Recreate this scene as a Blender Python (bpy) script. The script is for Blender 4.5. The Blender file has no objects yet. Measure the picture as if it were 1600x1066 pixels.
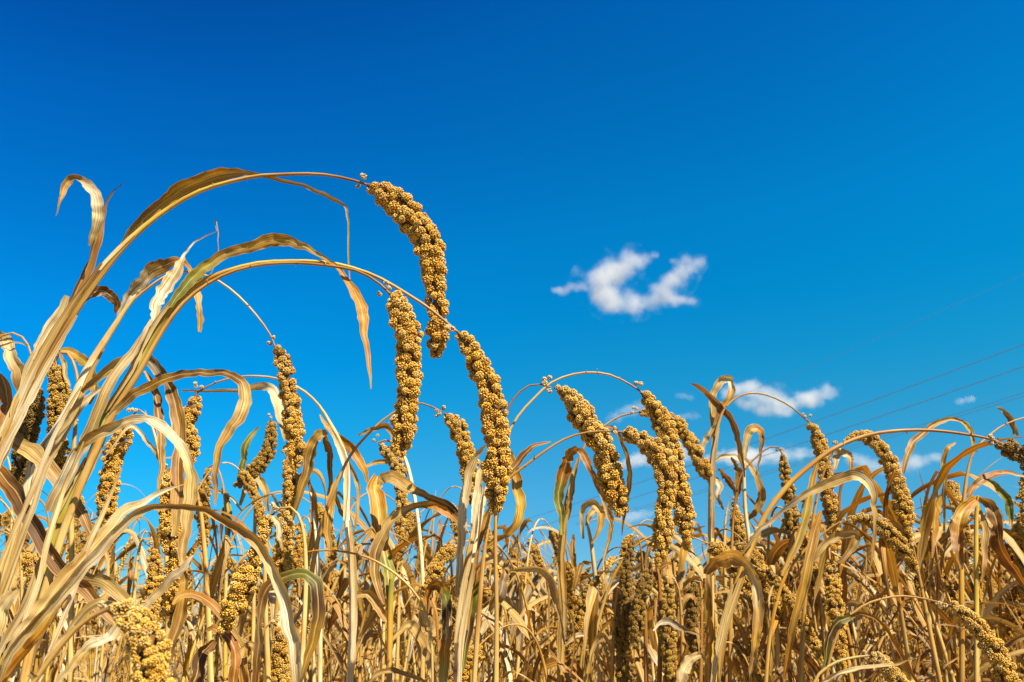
import bpy, math, random
import numpy as np
from mathutils import Vector, Matrix

# ------------------------------------------------------------------ camera, sky, sun, exposure
SC = bpy.context.scene
COL = SC.collection
CAM_H, PITCH, LENS = 1.0, math.radians(21.0), 28.0
F = 1600 * LENS / 36.0
SUN_EL, SUN_AZ = math.radians(51), math.radians(141)      # azimuth from +Y (view direction) towards +X (right)

cd = bpy.data.cameras.new('camera')
cd.lens, cd.sensor_width = LENS, 36.0
cd.clip_start, cd.clip_end = 0.05, 20000
cd.dof.use_dof, cd.dof.focus_distance, cd.dof.aperture_fstop = True, 1.02, 12.0
cam = bpy.data.objects.new('camera', cd)
cam.location = (0, 0, CAM_H)
cam.rotation_euler = (math.pi / 2 + PITCH, 0, 0)
COL.objects.link(cam)
SC.camera = cam

W = bpy.data.worlds.new('World')
SC.world = W
W.use_nodes = True
nt = W.node_tree
bg = nt.nodes['Background']
sky = nt.nodes.new('ShaderNodeTexSky')
sky.sky_type = 'NISHITA'
sky.sun_disc = False
sky.sun_elevation, sky.sun_rotation = SUN_EL, SUN_AZ
sky.air_density, sky.dust_density, sky.ozone_density = 1.0, 0.2, 4.0
# the photograph's sky is graded (polarised and saturated): a tint by height above the horizon, deeper to the left of the sun
tcw = nt.nodes.new('ShaderNodeTexCoord')
sep = nt.nodes.new('ShaderNodeSeparateXYZ')
nt.links.new(tcw.outputs['Generated'], sep.inputs[0])
mrx = nt.nodes.new('ShaderNodeMapRange')
mrx.interpolation_type = 'SMOOTHSTEP'
for k_, v_ in (('From Min', -0.62), ('From Max', 0.18), ('To Min', 0.15), ('To Max', 0.0)):
    mrx.inputs[k_].default_value = v_
nt.links.new(sep.outputs['X'], mrx.inputs['Value'])
adz = nt.nodes.new('ShaderNodeMath')
nt.links.new(sep.outputs['Z'], adz.inputs[0])
nt.links.new(mrx.outputs[0], adz.inputs[1])
rmp = nt.nodes.new('ShaderNodeValToRGB')
els = rmp.color_ramp.elements
stops = [(0.0, (0.45, 0.62, 0.72)), (0.12, (0.27, 0.66, 0.81)), (0.247, (0.12, 0.80, 0.944)), (0.318, (0.04, 0.87, 1.06)), (0.40, (0.005, 0.89, 1.21)),
         (0.483, (0.004, 0.90, 1.30)), (0.60, (0.004, 0.76, 1.27)), (0.692, (0.004, 0.64, 1.24)), (0.80, (0.004, 0.42, 1.0)), (1.0, (0.01, 0.24, 0.60))]
for k_, (p_, c_) in enumerate(stops):
    e_ = els[k_] if k_ < 2 else els.new(p_)
    e_.position = p_
for k_, (p_, c_) in enumerate(stops):
    els[k_].position, els[k_].color = p_, (*(v_ * 0.54 for v_ in c_), 1)
nt.links.new(adz.outputs[0], rmp.inputs[0])
mulw = nt.nodes.new('ShaderNodeVectorMath')
mulw.operation = 'MULTIPLY'
nt.links.new(sky.outputs[0], mulw.inputs[0])
nt.links.new(rmp.outputs[0], mulw.inputs[1])
mrb = nt.nodes.new('ShaderNodeMapRange')
for k_, v_ in (('From Min', -0.6), ('From Max', 0.6), ('To Min', 0.0), ('To Max', 1.0)):
    mrb.inputs[k_].default_value = v_
nt.links.new(sep.outputs['X'], mrb.inputs['Value'])
mxb = nt.nodes.new('ShaderNodeMix')
mxb.data_type = 'RGBA'
mxb.inputs['A'].default_value = (0.9, 0.84, 0.91, 1)
mxb.inputs['B'].default_value = (1.0, 1.0, 0.92, 1)
nt.links.new(mrb.outputs[0], mxb.inputs['Factor'])
mulx = nt.nodes.new('ShaderNodeVectorMath')
mulx.operation = 'MULTIPLY'
nt.links.new(mulw.outputs[0], mulx.inputs[0])
nt.links.new(mxb.outputs['Result'], mulx.inputs[1])
nt.links.new(mulx.outputs[0], bg.inputs['Color'])
bg.inputs['Strength'].default_value = 0.10

sl = bpy.data.lights.new('sun', 'SUN')
sl.energy, sl.angle, sl.color = 5.0, math.radians(0.53), (1.0, 0.91, 0.77)
sun = bpy.data.objects.new('sun', sl)
SDIR = Vector((math.sin(SUN_AZ) * math.cos(SUN_EL), math.cos(SUN_AZ) * math.cos(SUN_EL), math.sin(SUN_EL)))
sun.rotation_euler = (-SDIR).to_track_quat('-Z', 'Y').to_euler()
sun.location = SDIR * 50
COL.objects.link(sun)

SC.view_settings.view_transform = 'Standard'
SC.view_settings.look = 'None'
SC.view_settings.exposure = 1.5
SC.view_settings.gamma = 1.0
SC.cycles.max_bounces = 8
SC.cycles.diffuse_bounces = 3
SC.cycles.transmission_bounces = 4
SC.cycles.volume_bounces = 6
SC.cycles.volume_step_rate = 0.3
SC.cycles.use_denoising = True

# ------------------------------------------------------------------ helpers
SP, CP = math.sin(PITCH), math.cos(PITCH)


def at(x, y, Y):
    """world point on the plane world-Y = Y that the photograph shows at pixel (x, y); and metres per pixel there"""
    u, v = (x - 800) / F, (533 - y) / F
    ry = CP - v * SP
    k = Y / ry
    return np.array([u * k, Y, CAM_H + (SP + v * CP) * k]), k / F


def catmull(P, n):
    """P (m,k) control rows -> about n rows, chord-parametrised Catmull-Rom"""
    P = np.asarray(P, float)
    if len(P) == 2:
        t = np.linspace(0, 1, n)[:, None]
        return P[0] * (1 - t) + P[1] * t
    d = np.linalg.norm(np.diff(P[:, :2], axis=0), axis=1) + 1e-9
    T = np.concatenate([[0], np.cumsum(np.sqrt(d) * np.sqrt(d.mean()))])
    m = np.zeros_like(P)
    m[1:-1] = (P[2:] - P[:-2]) / (T[2:] - T[:-2])[:, None]
    m[0] = (P[1] - P[0]) / (T[1] - T[0])
    m[-1] = (P[-1] - P[-2]) / (T[-1] - T[-2])
    t = np.linspace(0, T[-1], n)
    i = np.clip(np.searchsorted(T, t, side='right') - 1, 0, len(P) - 2)
    h = (T[i + 1] - T[i])[:, None]
    s = ((t - T[i]) / h[:, 0])[:, None]
    return ((2 * s**3 - 3 * s**2 + 1) * P[i] + (s**3 - 2 * s**2 + s) * h * m[i]
            + (-2 * s**3 + 3 * s**2) * P[i + 1] + (s**3 - s**2) * h * m[i + 1])


def nrm(a):
    return a / (np.linalg.norm(a, axis=-1, keepdims=True) + 1e-12)


def new_mesh(name, verts, faces_list, tint, uv, mats, smooth=True):
    """faces_list: list of (m,k) int arrays; tint per vertex rgb; uv per vertex"""
    me = bpy.data.meshes.new(name)
    verts = np.asarray(verts, np.float32)
    me.vertices.add(len(verts))
    me.vertices.foreach_set('co', verts.ravel())
    fl = [np.asarray(f, np.int32) for f in faces_list if len(f)]
    loops = np.concatenate([f.ravel() for f in fl])
    tot = np.concatenate([np.full(len(f), f.shape[1], np.int32) for f in fl])
    start = np.concatenate([[0], np.cumsum(tot)[:-1]]).astype(np.int32)
    me.loops.add(len(loops))
    me.loops.foreach_set('vertex_index', loops)
    me.polygons.add(len(tot))
    me.polygons.foreach_set('loop_start', start)
    me.polygons.foreach_set('loop_total', tot)
    if smooth:
        me.polygons.foreach_set('use_smooth', np.ones(len(tot), bool))
    me.update(calc_edges=True)
    a = me.attributes.new('tint', 'FLOAT_COLOR', 'POINT')
    a.data.foreach_set('color', np.concatenate([tint, np.ones((len(tint), 1))], 1).astype(np.float32).ravel())
    if uv is not None:
        b = me.attributes.new('strip', 'FLOAT_VECTOR', 'POINT')
        b.data.foreach_set('vector', np.concatenate([uv, np.zeros((len(uv), 1))], 1).astype(np.float32).ravel())
    me.materials.append(mats)
    return me


def link(name, me, parent=None, loc=None):
    o = bpy.data.objects.new(name, me)
    COL.objects.link(o)
    if parent is not None:
        o.parent = parent
    if loc is not None:
        o.location = loc
    return o


def thing(name, label, cat, loc=(0, 0, 0), group=None):
    o = bpy.data.objects.new(name, None)
    o.empty_display_size = 0.1
    COL.objects.link(o)
    o.location = loc
    o['label'], o['category'] = label, cat
    if group:
        o['group'] = group
    return o


# ------------------------------------------------------------------ materials
def nodes(m):
    m.use_nodes = True
    t = m.node_tree
    t.nodes.clear()
    return t


def N(t, kind, **kw):
    n = t.nodes.new(kind)
    for k, v in kw.items():
        setattr(n, k, v)
    return n


def plant_material(name, streak, speck, transl, rough, bump, rib=False):
    m = bpy.data.materials.new(name)
    t = nodes(m)
    L = t.links.new
    out = N(t, 'ShaderNodeOutputMaterial')
    at_ = N(t, 'ShaderNodeAttribute', attribute_name='tint')
    st = N(t, 'ShaderNodeAttribute', attribute_name='strip')
    oi = N(t, 'ShaderNodeObjectInfo')
    wm = N(t, 'ShaderNodeMath', operation='MULTIPLY')
    wm.inputs[1].default_value = 37.0
    L(oi.outputs['Random'], wm.inputs[0])

    def noise(su, sv, detail=3.0):
        mp = N(t, 'ShaderNodeVectorMath', operation='MULTIPLY')
        mp.inputs[1].default_value = (su, sv, 1)
        L(st.outputs['Vector'], mp.inputs[0])
        n = N(t, 'ShaderNodeTexNoise', noise_dimensions='4D')
        n.inputs['Scale'].default_value = 1.0
        n.inputs['Detail'].default_value = detail
        L(mp.outputs[0], n.inputs['Vector'])
        L(wm.outputs[0], n.inputs['W'])
        return n.outputs['Fac']

    def ramp(src, a, b, lo, hi):
        r = N(t, 'ShaderNodeMapRange')
        r.inputs['From Min'].default_value, r.inputs['From Max'].default_value = a, b
        r.inputs['To Min'].default_value, r.inputs['To Max'].default_value = lo, hi
        L(src, r.inputs['Value'])
        return r.outputs[0]

    fine = noise(7.0, 8.0, 6.0)
    fibre = ramp(fine, 0.32, 0.66, 1.0 - streak, 1.0 + streak * 0.45)
    mul = N(t, 'ShaderNodeVectorMath', operation='SCALE')
    L(at_.outputs['Color'], mul.inputs[0])
    L(fibre, mul.inputs['Scale'])
    # weathering: warm brown blotches drawn out along the blade
    blot = ramp(noise(1.6, 20.0, 6.0), 0.47, 0.66, 0.0, 0.65)
    mix = N(t, 'ShaderNodeMix', data_type='RGBA', blend_type='MULTIPLY')
    L(blot, mix.inputs['Factor'])
    L(mul.outputs[0], mix.inputs['A'])
    mix.inputs['B'].default_value = (0.74, 0.45, 0.14, 1)
    # specks of mould and old cracks
    spk = ramp(noise(7.0, 150.0, 3.0), 0.66, 0.72, 0.0, speck)
    mix2 = N(t, 'ShaderNodeMix', data_type='RGBA')
    L(spk, mix2.inputs['Factor'])
    L(mix.outputs['Result'], mix2.inputs['A'])
    mix2.inputs['B'].default_value = (0.07, 0.035, 0.014, 1)
    col = mix2.outputs['Result']
    if rib:
        sx = N(t, 'ShaderNodeSeparateXYZ')
        L(st.outputs['Vector'], sx.inputs[0])
        ab = N(t, 'ShaderNodeMath', operation='ABSOLUTE')
        L(sx.outputs['X'], ab.inputs[0])
        rb = ramp(ab.outputs[0], 0.04, 0.11, 0.6, 0.0)
        ed = ramp(ab.outputs[0], 0.84, 0.98, 0.0, 0.45)
        mx_ = N(t, 'ShaderNodeMath', operation='MAXIMUM')
        L(rb, mx_.inputs[0])
        L(ed, mx_.inputs[1])
        m3 = N(t, 'ShaderNodeMix', data_type='RGBA')
        L(mx_.outputs[0], m3.inputs['Factor'])
        L(col, m3.inputs['A'])
        m3.inputs['B'].default_value = (0.54, 0.39, 0.16, 1)
        col = m3.outputs['Result']
    p = N(t, 'ShaderNodeBsdfPrincipled')
    p.inputs['Roughness'].default_value = rough
    p.inputs['Specular IOR Level'].default_value = 0.25
    L(col, p.inputs['Base Color'])
    if bump:
        b = N(t, 'ShaderNodeBump')
        b.inputs['Strength'].default_value = bump
        b.inputs['Distance'].default_value = 0.001
        L(fine, b.inputs['Height'])
        L(b.outputs[0], p.inputs['Normal'])
    if transl:
        tr = N(t, 'ShaderNodeBsdfTranslucent')
        tc = N(t, 'ShaderNodeMix', data_type='RGBA', blend_type='MULTIPLY')
        tc.inputs['Factor'].default_value = 1.0
        L(col, tc.inputs['A'])
        tc.inputs['B'].default_value = (1.0, 0.74, 0.30, 1)
        L(tc.outputs['Result'], tr.inputs['Color'])
        ms = N(t, 'ShaderNodeMixShader')
        ms.inputs[0].default_value = transl
        L(p.outputs[0], ms.inputs[1])
        L(tr.outputs[0], ms.inputs[2])
        L(ms.outputs[0], out.inputs['Surface'])
    else:
        L(p.outputs[0], out.inputs['Surface'])
    return m


M_LEAF = plant_material('dry_leaf', 0.68, 0.85, 0.30, 0.52, 0.7, True)
M_STALK = plant_material('dry_stalk', 0.34, 0.6, 0.0, 0.5, 0.35)


def grain_material():
    m = bpy.data.materials.new('millet_grain')
    t = nodes(m)
    L = t.links.new
    out = N(t, 'ShaderNodeOutputMaterial')
    a = N(t, 'ShaderNodeAttribute', attribute_name='tint')
    p = N(t, 'ShaderNodeBsdfPrincipled')
    p.inputs['Roughness'].default_value = 0.45
    p.inputs['Specular IOR Level'].default_value = 0.25
    L(a.outputs['Color'], p.inputs['Base Color'])
    tr = N(t, 'ShaderNodeBsdfTranslucent')
    L(a.outputs['Color'], tr.inputs['Color'])
    ms = N(t, 'ShaderNodeMixShader')
    ms.inputs[0].default_value = 0.12
    L(p.outputs[0], ms.inputs[1])
    L(tr.outputs[0], ms.inputs[2])
    L(ms.outputs[0], out.inputs['Surface'])
    return m


M_GRAIN = grain_material()

C = dict(
    pale=(0.74, 0.58, 0.29), white=(0.84, 0.73, 0.48), straw=(0.62, 0.43, 0.14), tan=(0.47, 0.28, 0.07),
    gold=(0.56, 0.32, 0.04), yellow=(0.62, 0.44, 0.07), orange=(0.62, 0.29, 0.012), brown=(0.32, 0.155, 0.028),
    dark=(0.13, 0.062, 0.018), green=(0.24, 0.25, 0.03), lime=(0.47, 0.40, 0.06), red=(0.40, 0.16, 0.022),
    purple=(0.36, 0.215, 0.07), grey=(0.36, 0.29, 0.19), rust=(0.46, 0.205, 0.02))


def pal(s, t):
    cs = 0.74 * np.array([C[k] for k in s.split('>')])**1.06
    x = t * (len(cs) - 1)
    i = np.clip(x.astype(int), 0, max(len(cs) - 2, 0))
    if len(cs) == 1:
        return np.repeat(cs, len(t), 0)
    f = (x - i)[:, None]
    f = f * f * (3 - 2 * f)
    return cs[i] * (1 - f) + cs[i + 1] * f


# ------------------------------------------------------------------ blade, stalk, seed head meshes
def snoise(rng, t, amp, k):
    """smooth 1-d noise along t"""
    kn = rng.uniform(-1, 1, k + 3)
    return amp * np.interp(t * k, np.arange(k + 3) - 1, kn)


def blade(P, w, wd, palette, rng, across=7, fold=0.22, ragged=0.10, curl=0.0):
    """ribbon along P (n,3), full width w (n), width direction wd (n,3): folded along its midrib, edges uneven"""
    n = len(P)
    T = nrm(np.gradient(P, axis=0))
    wd = nrm(wd - (wd * T).sum(1, keepdims=True) * T)
    nn = nrm(np.cross(T, wd))
    u = np.linspace(-1, 1, across)
    t = np.linspace(0, 1, n)
    seg = np.concatenate([[0], np.cumsum(np.linalg.norm(np.diff(P, axis=0), axis=1))])
    fo = fold * (1 + snoise(rng, t, 0.6, 5))
    el = 1 + snoise(rng, t, ragged, n // 2)
    er = 1 + snoise(rng, t, ragged, n // 2)
    ripl = snoise(rng, t, 0.16, max(4, n // 3))
    ripr = snoise(rng, t, 0.16, max(4, n // 3))
    V = np.zeros((n, across, 3))
    crk = [snoise(rng, t, 0.10, max(6, n // 2)) for _ in u]
    tears = np.ones((n, 2))
    for _ in range(rng.poisson(3.0)):
        c_, s_ = rng.uniform(0.15, 0.95), rng.integers(2)
        tears[:, s_] *= 1 - rng.uniform(0.15, 0.6) * np.exp(-((t - c_) / rng.uniform(0.012, 0.03))**2)
    for j, uu in enumerate(u):
        side = el if uu < 0 else er
        rip = ripl if uu < 0 else ripr
        lift = fo * abs(uu) + rip * abs(uu)**2 - curl * uu * uu * uu
        V[:, j] = P + wd * (uu * 0.5 * w * side)[:, None] * (tears[:, 0 if uu < 0 else 1][:, None]) + nn * ((lift + crk[j]) * 0.5 * w)[:, None]
    idx = np.arange(n * across).reshape(n, across)
    q = np.stack([idx[:-1, :-1], idx[:-1, 1:], idx[1:, 1:], idx[1:, :-1]], -1).reshape(-1, 4)
    colr = pal(palette, t)
    tint = np.repeat(colr[:, None], across, 1)
    k = 1 + 0.10 * (1 - np.abs(u) * 2)            # the midrib is paler than the blade
    tint = tint * k[None, :, None]
    half = rng.uniform(0.82, 1.12, 2)               # the two halves dry unevenly
    tint = tint * np.where(u < 0, half[0], half[1])[None, :, None]
    uv = np.stack([np.repeat(u[None], n, 0), np.repeat(seg[:, None], across, 1)], -1)
    return V.reshape(-1, 3), q, tint.reshape(-1, 3), uv.reshape(-1, 2)


def tube(P, r, palette, sides=8, nodes_at=(), ridged=True):
    n = len(P)
    T = nrm(np.gradient(P, axis=0))
    ref = np.array([0.13, 1.0, 0.21])
    A = nrm(np.cross(T, ref))
    B = np.cross(T, A)
    seg = np.concatenate([[0], np.cumsum(np.linalg.norm(np.diff(P, axis=0), axis=1))])
    a = np.linspace(0, 2 * np.pi, sides, endpoint=False)
    t = np.linspace(0, 1, n)
    tint = pal(palette, t)
    rr = r.copy()
    for s in nodes_at:
        g = np.exp(-((seg - s) / 0.0035)**2)
        rr = rr * (1 + 0.28 * g)
        tint = tint * (1 - 0.62 * g[:, None])
    V = P[:, None] + (A[:, None] * np.cos(a)[None, :, None] + B[:, None] * np.sin(a)[None, :, None]) * rr[:, None, None]
    idx = np.arange(n * sides).reshape(n, sides)
    q = np.stack([idx[:-1], np.roll(idx[:-1], -1, 1), np.roll(idx[1:], -1, 1), idx[1:]], -1).reshape(-1, 4)
    tt = np.repeat(tint[:, None], sides, 1).reshape(-1, 3)
    uv = np.stack([np.repeat(np.abs(np.linspace(-1, 1, sides))[None] * 0.6, n, 0), np.repeat(seg[:, None], sides, 1)], -1).reshape(-1, 2)
    return V.reshape(-1, 3), q, tt, uv


def ico():
    p = (1 + 5**0.5) / 2
    v = np.array([(-1, p, 0), (1, p, 0), (-1, -p, 0), (1, -p, 0), (0, -1, p), (0, 1, p), (0, -1, -p), (0, 1, -p),
                  (p, 0, -1), (p, 0, 1), (-p, 0, -1), (-p, 0, 1)], float)
    f = np.array([(0, 11, 5), (0, 5, 1), (0, 1, 7), (0, 7, 10), (0, 10, 11), (1, 5, 9), (5, 11, 4), (11, 10, 2), (10, 7, 6),
                  (7, 1, 8), (3, 9, 4), (3, 4, 2), (3, 2, 6), (3, 6, 8), (3, 8, 9), (4, 9, 5), (2, 4, 11), (6, 2, 10), (8, 6, 7), (9, 8, 1)])
    return nrm(v), f


ICO_V, ICO_F = ico()
OCT_V = np.array([(1, 0, 0), (-1, 0, 0), (0, 1, 0), (0, -1, 0), (0, 0, 1), (0, 0, -1)], float)
OCT_F = np.array([(0, 2, 4), (2, 1, 4), (1, 3, 4), (3, 0, 4), (2, 0, 5), (1, 2, 5), (3, 1, 5), (0, 3, 5)])


def seed_head_arrays(P, R, rng, detail=2, tone=1.0, loose=0.0, husk=0.25, clump=0.39):
    """spiral of rounded grain clusters on a drooping axis. detail 2: round grains, 1: small grains, 0: whole clusters"""
    n = len(P)
    seg = np.concatenate([[0], np.cumsum(np.linalg.norm(np.diff(P, axis=0), axis=1))])
    Ltot = seg[-1]
    T = nrm(np.gradient(P, axis=0))
    A = nrm(np.cross(T, np.array([0.3, 1.0, 0.1])))
    B = np.cross(T, A)
    Rm = R.max()
    R = R * (1 + snoise(rng, np.linspace(0, 1, n), 0.13, 9))
    rc0 = clump * Rm
    cen, cdir, crad, ct = [], [], [], []
    s, ang = rc0 * 0.4, rng.uniform(0, 6.28)
    while s < Ltot:
        r = np.interp(s, seg, R)
        rc = min(rc0 * rng.uniform(0.66, 1.22), r * 0.62)
        rad = max(r - rc, 0.0)
        per = max(1.0, 2 * np.pi * max(rad, rc * 0.3) / (rc * 1.86))
        ang += 2 * np.pi / per + rng.normal(0, 0.12)
        s += rc * 1.74 / per
        p = np.array([np.interp(s, seg, P[:, k]) for k in range(3)])
        a_ = nrm(np.array([np.interp(s, seg, A[:, k]) for k in range(3)]))
        b_ = nrm(np.array([np.interp(s, seg, B[:, k]) for k in range(3)]))
        t_ = nrm(np.array([np.interp(s, seg, T[:, k]) for k in range(3)]))
        if rng.random() < loose * (0.5 + 0.5 * (1 - s / Ltot)):
            continue
        d = a_ * math.cos(ang) + b_ * math.sin(ang)
        cen.append(p + d * rad * rng.uniform(0.84, 1.34) + t_ * rng.normal(0, rc * 0.1))
        cdir.append(nrm(d + 0.45 * t_ * (1.0 if s > Ltot * 0.85 else 0.25)))
        crad.append(rc)
        ct.append(s / Ltot)
    cen, cdir, crad, ct = map(np.array, (cen, cdir, crad, ct))
    gold, amber, dull = np.array((0.74, 0.46, 0.07)), np.array((0.47, 0.21, 0.008)), np.array((0.52, 0.40, 0.17))
    Vs, Fs, Ts = [], [], []
    off = 0
    if detail == 0:
        bv, bf = OCT_V, OCT_F
        k = 1 + rng.normal(0, 0.1, (len(cen), len(bv), 1))
        V = cen[:, None] + bv[None] * crad[:, None, None] * k * 1.12
        tt = (gold * 0.6 + amber * 0.4)[None] * rng.uniform(0.7, 1.1, (len(cen), 1)) * tone
        Vs.append(V.reshape(-1, 3))
        Fs.append((bf[None] + (np.arange(len(cen)) * len(bv))[:, None, None]).reshape(-1, 3))
        Ts.append(np.repeat(tt, len(bv), 0))
        off += len(cen) * len(bv)
    else:
        bv, bf = (ICO_V, ICO_F) if detail == 2 else (OCT_V, OCT_F)
        g0 = 0.066 * Rm if detail == 2 else 0.092 * Rm
        nper = int(4 * (rc0 * 0.95 / g0)**2 * 0.78)
        i = np.arange(nper) + 0.5
        ph, th = np.arccos(1 - 2 * i / nper), np.pi * (1 + 5**0.5) * i
        sph = np.stack([np.cos(th) * np.sin(ph), np.sin(th) * np.sin(ph), np.cos(ph)], -1)
        G, D, S, TT = [], [], [], []
        for c, d, rc, t_ in zip(cen, cdir, crad, ct):
            q = np.linalg.qr(rng.normal(size=(3, 3)))[0]
            v = nrm(sph @ q + rng.normal(0, 0.10, sph.shape))
            v = v[(v @ d) > -0.25]
            m = len(v)
            G.append(c + v * (rc * rng.uniform(0.92, 1.0, (m, 1))))
            D.append(v)
            S.append(g0 * rng.uniform(0.75, 1.2, m) * min(1.0, rc / rc0 + 0.15))
            mixk = np.clip(rng.normal(0.42, 0.30, (m, 1)) + rng.normal(0, 0.15), 0, 1)
            cc = gold * (1 - mixk) + amber * mixk
            h = np.clip(husk * (1.25 - 1.3 * t_) + rng.normal(0, 0.15), 0, 0.85)
            hh = (rng.random((m, 1)) < h) * rng.uniform(0.4, 1, (m, 1))
            cc = (cc * (1 - hh) + dull * hh) * rng.uniform(0.66, 1.12, (m, 1)) * tone  # tone dims the grains; low values paint shade into some heads
            TT.append(cc)
        G, D, S, TT = np.concatenate(G), np.concatenate(D), np.concatenate(S), np.concatenate(TT)
        # slightly elongated along its own outward axis
        ref = np.where(np.abs(D[:, 2:3]) < 0.9, np.array([[0, 0, 1.0]]), np.array([[1.0, 0, 0]]))
        X = nrm(np.cross(D, ref))
        Yv = np.cross(D, X)
        loc = (X[:, None] * bv[None, :, 0:1] + Yv[:, None] * bv[None, :, 1:2] + D[:, None] * bv[None, :, 2:3] * 1.22) * S[:, None, None]
        V = G[:, None] + loc
        Vs.append(V.reshape(-1, 3))
        Fs.append((bf[None] + (np.arange(len(G)) * len(bv))[:, None, None]).reshape(-1, 3))
        Ts.append(np.repeat(TT, len(bv), 0))
        off += len(G) * len(bv)
        # the ball of stubs each cluster's grains sit on
        V = cen[:, None] + ICO_V[None] * (crad[:, None, None] * 0.90)
        Vs.append(V.reshape(-1, 3))
        Fs.append((ICO_F[None] + (np.arange(len(cen)) * 12)[:, None, None]).reshape(-1, 3) + off)
        Ts.append(np.full((len(cen) * 12, 3), tone) * np.array([[0.26, 0.12, 0.015]]))
        off += len(cen) * 12
        # bristles between the grains
        nh = min(len(G), int(700 * Ltot / 0.24)) if detail == 2 else 160
        pick = rng.choice(len(G), nh, replace=False)
        base = G[pick]
        dd = nrm(D[pick] + rng.normal(0, 0.45, (nh, 3)))
        ln = rng.uniform(0.12, 0.30, (nh, 1)) * Rm
        sd = nrm(np.cross(dd, rng.normal(size=(nh, 3)))) * 0.00016
        V = np.stack([base - sd, base + sd, base + dd * ln], 1).reshape(-1, 3)
        Vs.append(V)
        Fs.append((np.arange(nh) * 3)[:, None] + np.array([[0, 1, 2]]) + off)
        Ts.append(np.full((nh * 3, 3), 0.40) * np.array([[1.0, 0.85, 0.6]]))
        off += nh * 3
    # the core they sit on, coloured darker to deepen shade in the grooves
    core, q, _, _ = tube(P, np.maximum(R - 1.25 * rc0, R * 0.3), 'brown', 6)
    Vs.append(core)
    Ts.append(np.full((len(core), 3), 1.0) * np.array([[0.13, 0.06, 0.012]]))
    qf = q + off
    return np.concatenate(Vs), [np.concatenate(Fs), qf], np.concatenate(Ts)


def thorns(P, r, rng, n, size):
    """remnant spikelet stubs along the last stretch of the stalk below a head"""
    T = nrm(np.gradient(P, axis=0))
    V, Fq = [], []
    for k in range(n):
        i = rng.integers(0, len(P))
        d = nrm(np.cross(T[i], rng.normal(size=3)))
        d = nrm(d + T[i] * rng.uniform(-0.3, 0.8))
        s = nrm(np.cross(d, T[i])) * r[i] * 0.5
        b = P[i]
        m = b + d * size * rng.uniform(0.3, 0.7) + rng.normal(0, size * 0.12, 3)
        e = m + nrm(d + rng.normal(0, 0.6, 3)) * size * rng.uniform(0.2, 0.6)
        o = len(V) * 1
        V += [b - s, b + s, m + s * 0.6, m - s * 0.6, e]
        Fq.append((o, o + 1, o + 2, o + 3))
        Fq.append((o + 3, o + 2, o + 4, o + 4))
    return np.array(V), Fq


# ------------------------------------------------------------------ ground
def ground():
    m = bpy.data.materials.new('dry_soil')
    t = nodes(m)
    L = t.links.new
    out = N(t, 'ShaderNodeOutputMaterial')
    p = N(t, 'ShaderNodeBsdfPrincipled')
    p.inputs['Roughness'].default_value = 0.95
    tc = N(t, 'ShaderNodeTexCoord')
    n = N(t, 'ShaderNodeTexNoise')
    n.inputs['Scale'].default_value = 6.0
    n.inputs['Detail'].default_value = 8.0
    L(tc.outputs['Object'], n.inputs['Vector'])
    r = N(t, 'ShaderNodeValToRGB')
    r.color_ramp.elements[0].color = (0.10, 0.062, 0.03, 1)
    r.color_ramp.elements[1].color = (0.30, 0.21, 0.10, 1)
    L(n.outputs['Fac'], r.inputs[0])
    L(r.outputs[0], p.inputs['Base Color'])
    b = N(t, 'ShaderNodeBump')
    b.inputs['Distance'].default_value = 0.05
    L(n.outputs['Fac'], b.inputs['Height'])
    L(b.outputs[0], p.inputs['Normal'])
    L(p.outputs[0], out.inputs['Surface'])
    R = [0, 3, 8, 30, 120, 600, 4000]
    V, Fq = [(0, 0, 0)], []
    k = 48
    rg = np.random.default_rng(5)
    for i, rr in enumerate(R[1:]):
        for j in range(k):
            a = 2 * math.pi * j / k
            V.append((rr * math.cos(a), rr * math.sin(a), rg.normal(0, 0.02) if i < 3 else 0))
    for j in range(k):
        Fq.append((0, 1 + j, 1 + (j + 1) % k))
    for i in range(len(R) - 2):
        for j in range(k):
            a, b_ = 1 + i * k + j, 1 + i * k + (j + 1) % k
            Fq.append((a, a + k, b_ + k, b_))
    me = bpy.data.meshes.new('ground')
    me.from_pydata(V, [], Fq)
    me.materials.append(m)
    o = link('ground', me)
    o['kind'] = 'structure'


ground()

# ------------------------------------------------------------------ traced plants
HERO = []


def traced_rows(rows, Y, n, depth_slope=0.0, depth_wave=0.0, rng=None):
    """rows (x, y, size px) -> world points (n,3), size in metres, view direction at each"""
    r = catmull(rows, n)
    t = np.linspace(0, 1, n)
    yy = Y + depth_slope * t + (depth_wave * np.sin(t * 3.3 + (rng.uniform(0, 6) if rng is not None else 0)) if depth_wave else 0)
    if np.isscalar(yy):
        yy = np.full(n, yy)
    P, S = [], []
    for (x, y, w), q in zip(r, yy):
        p, mpp = at(x, y, q)
        P.append(p)
        S.append(max(w, 0.3) * mpp)
    P = np.array(P)
    return P, np.array(S)


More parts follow.
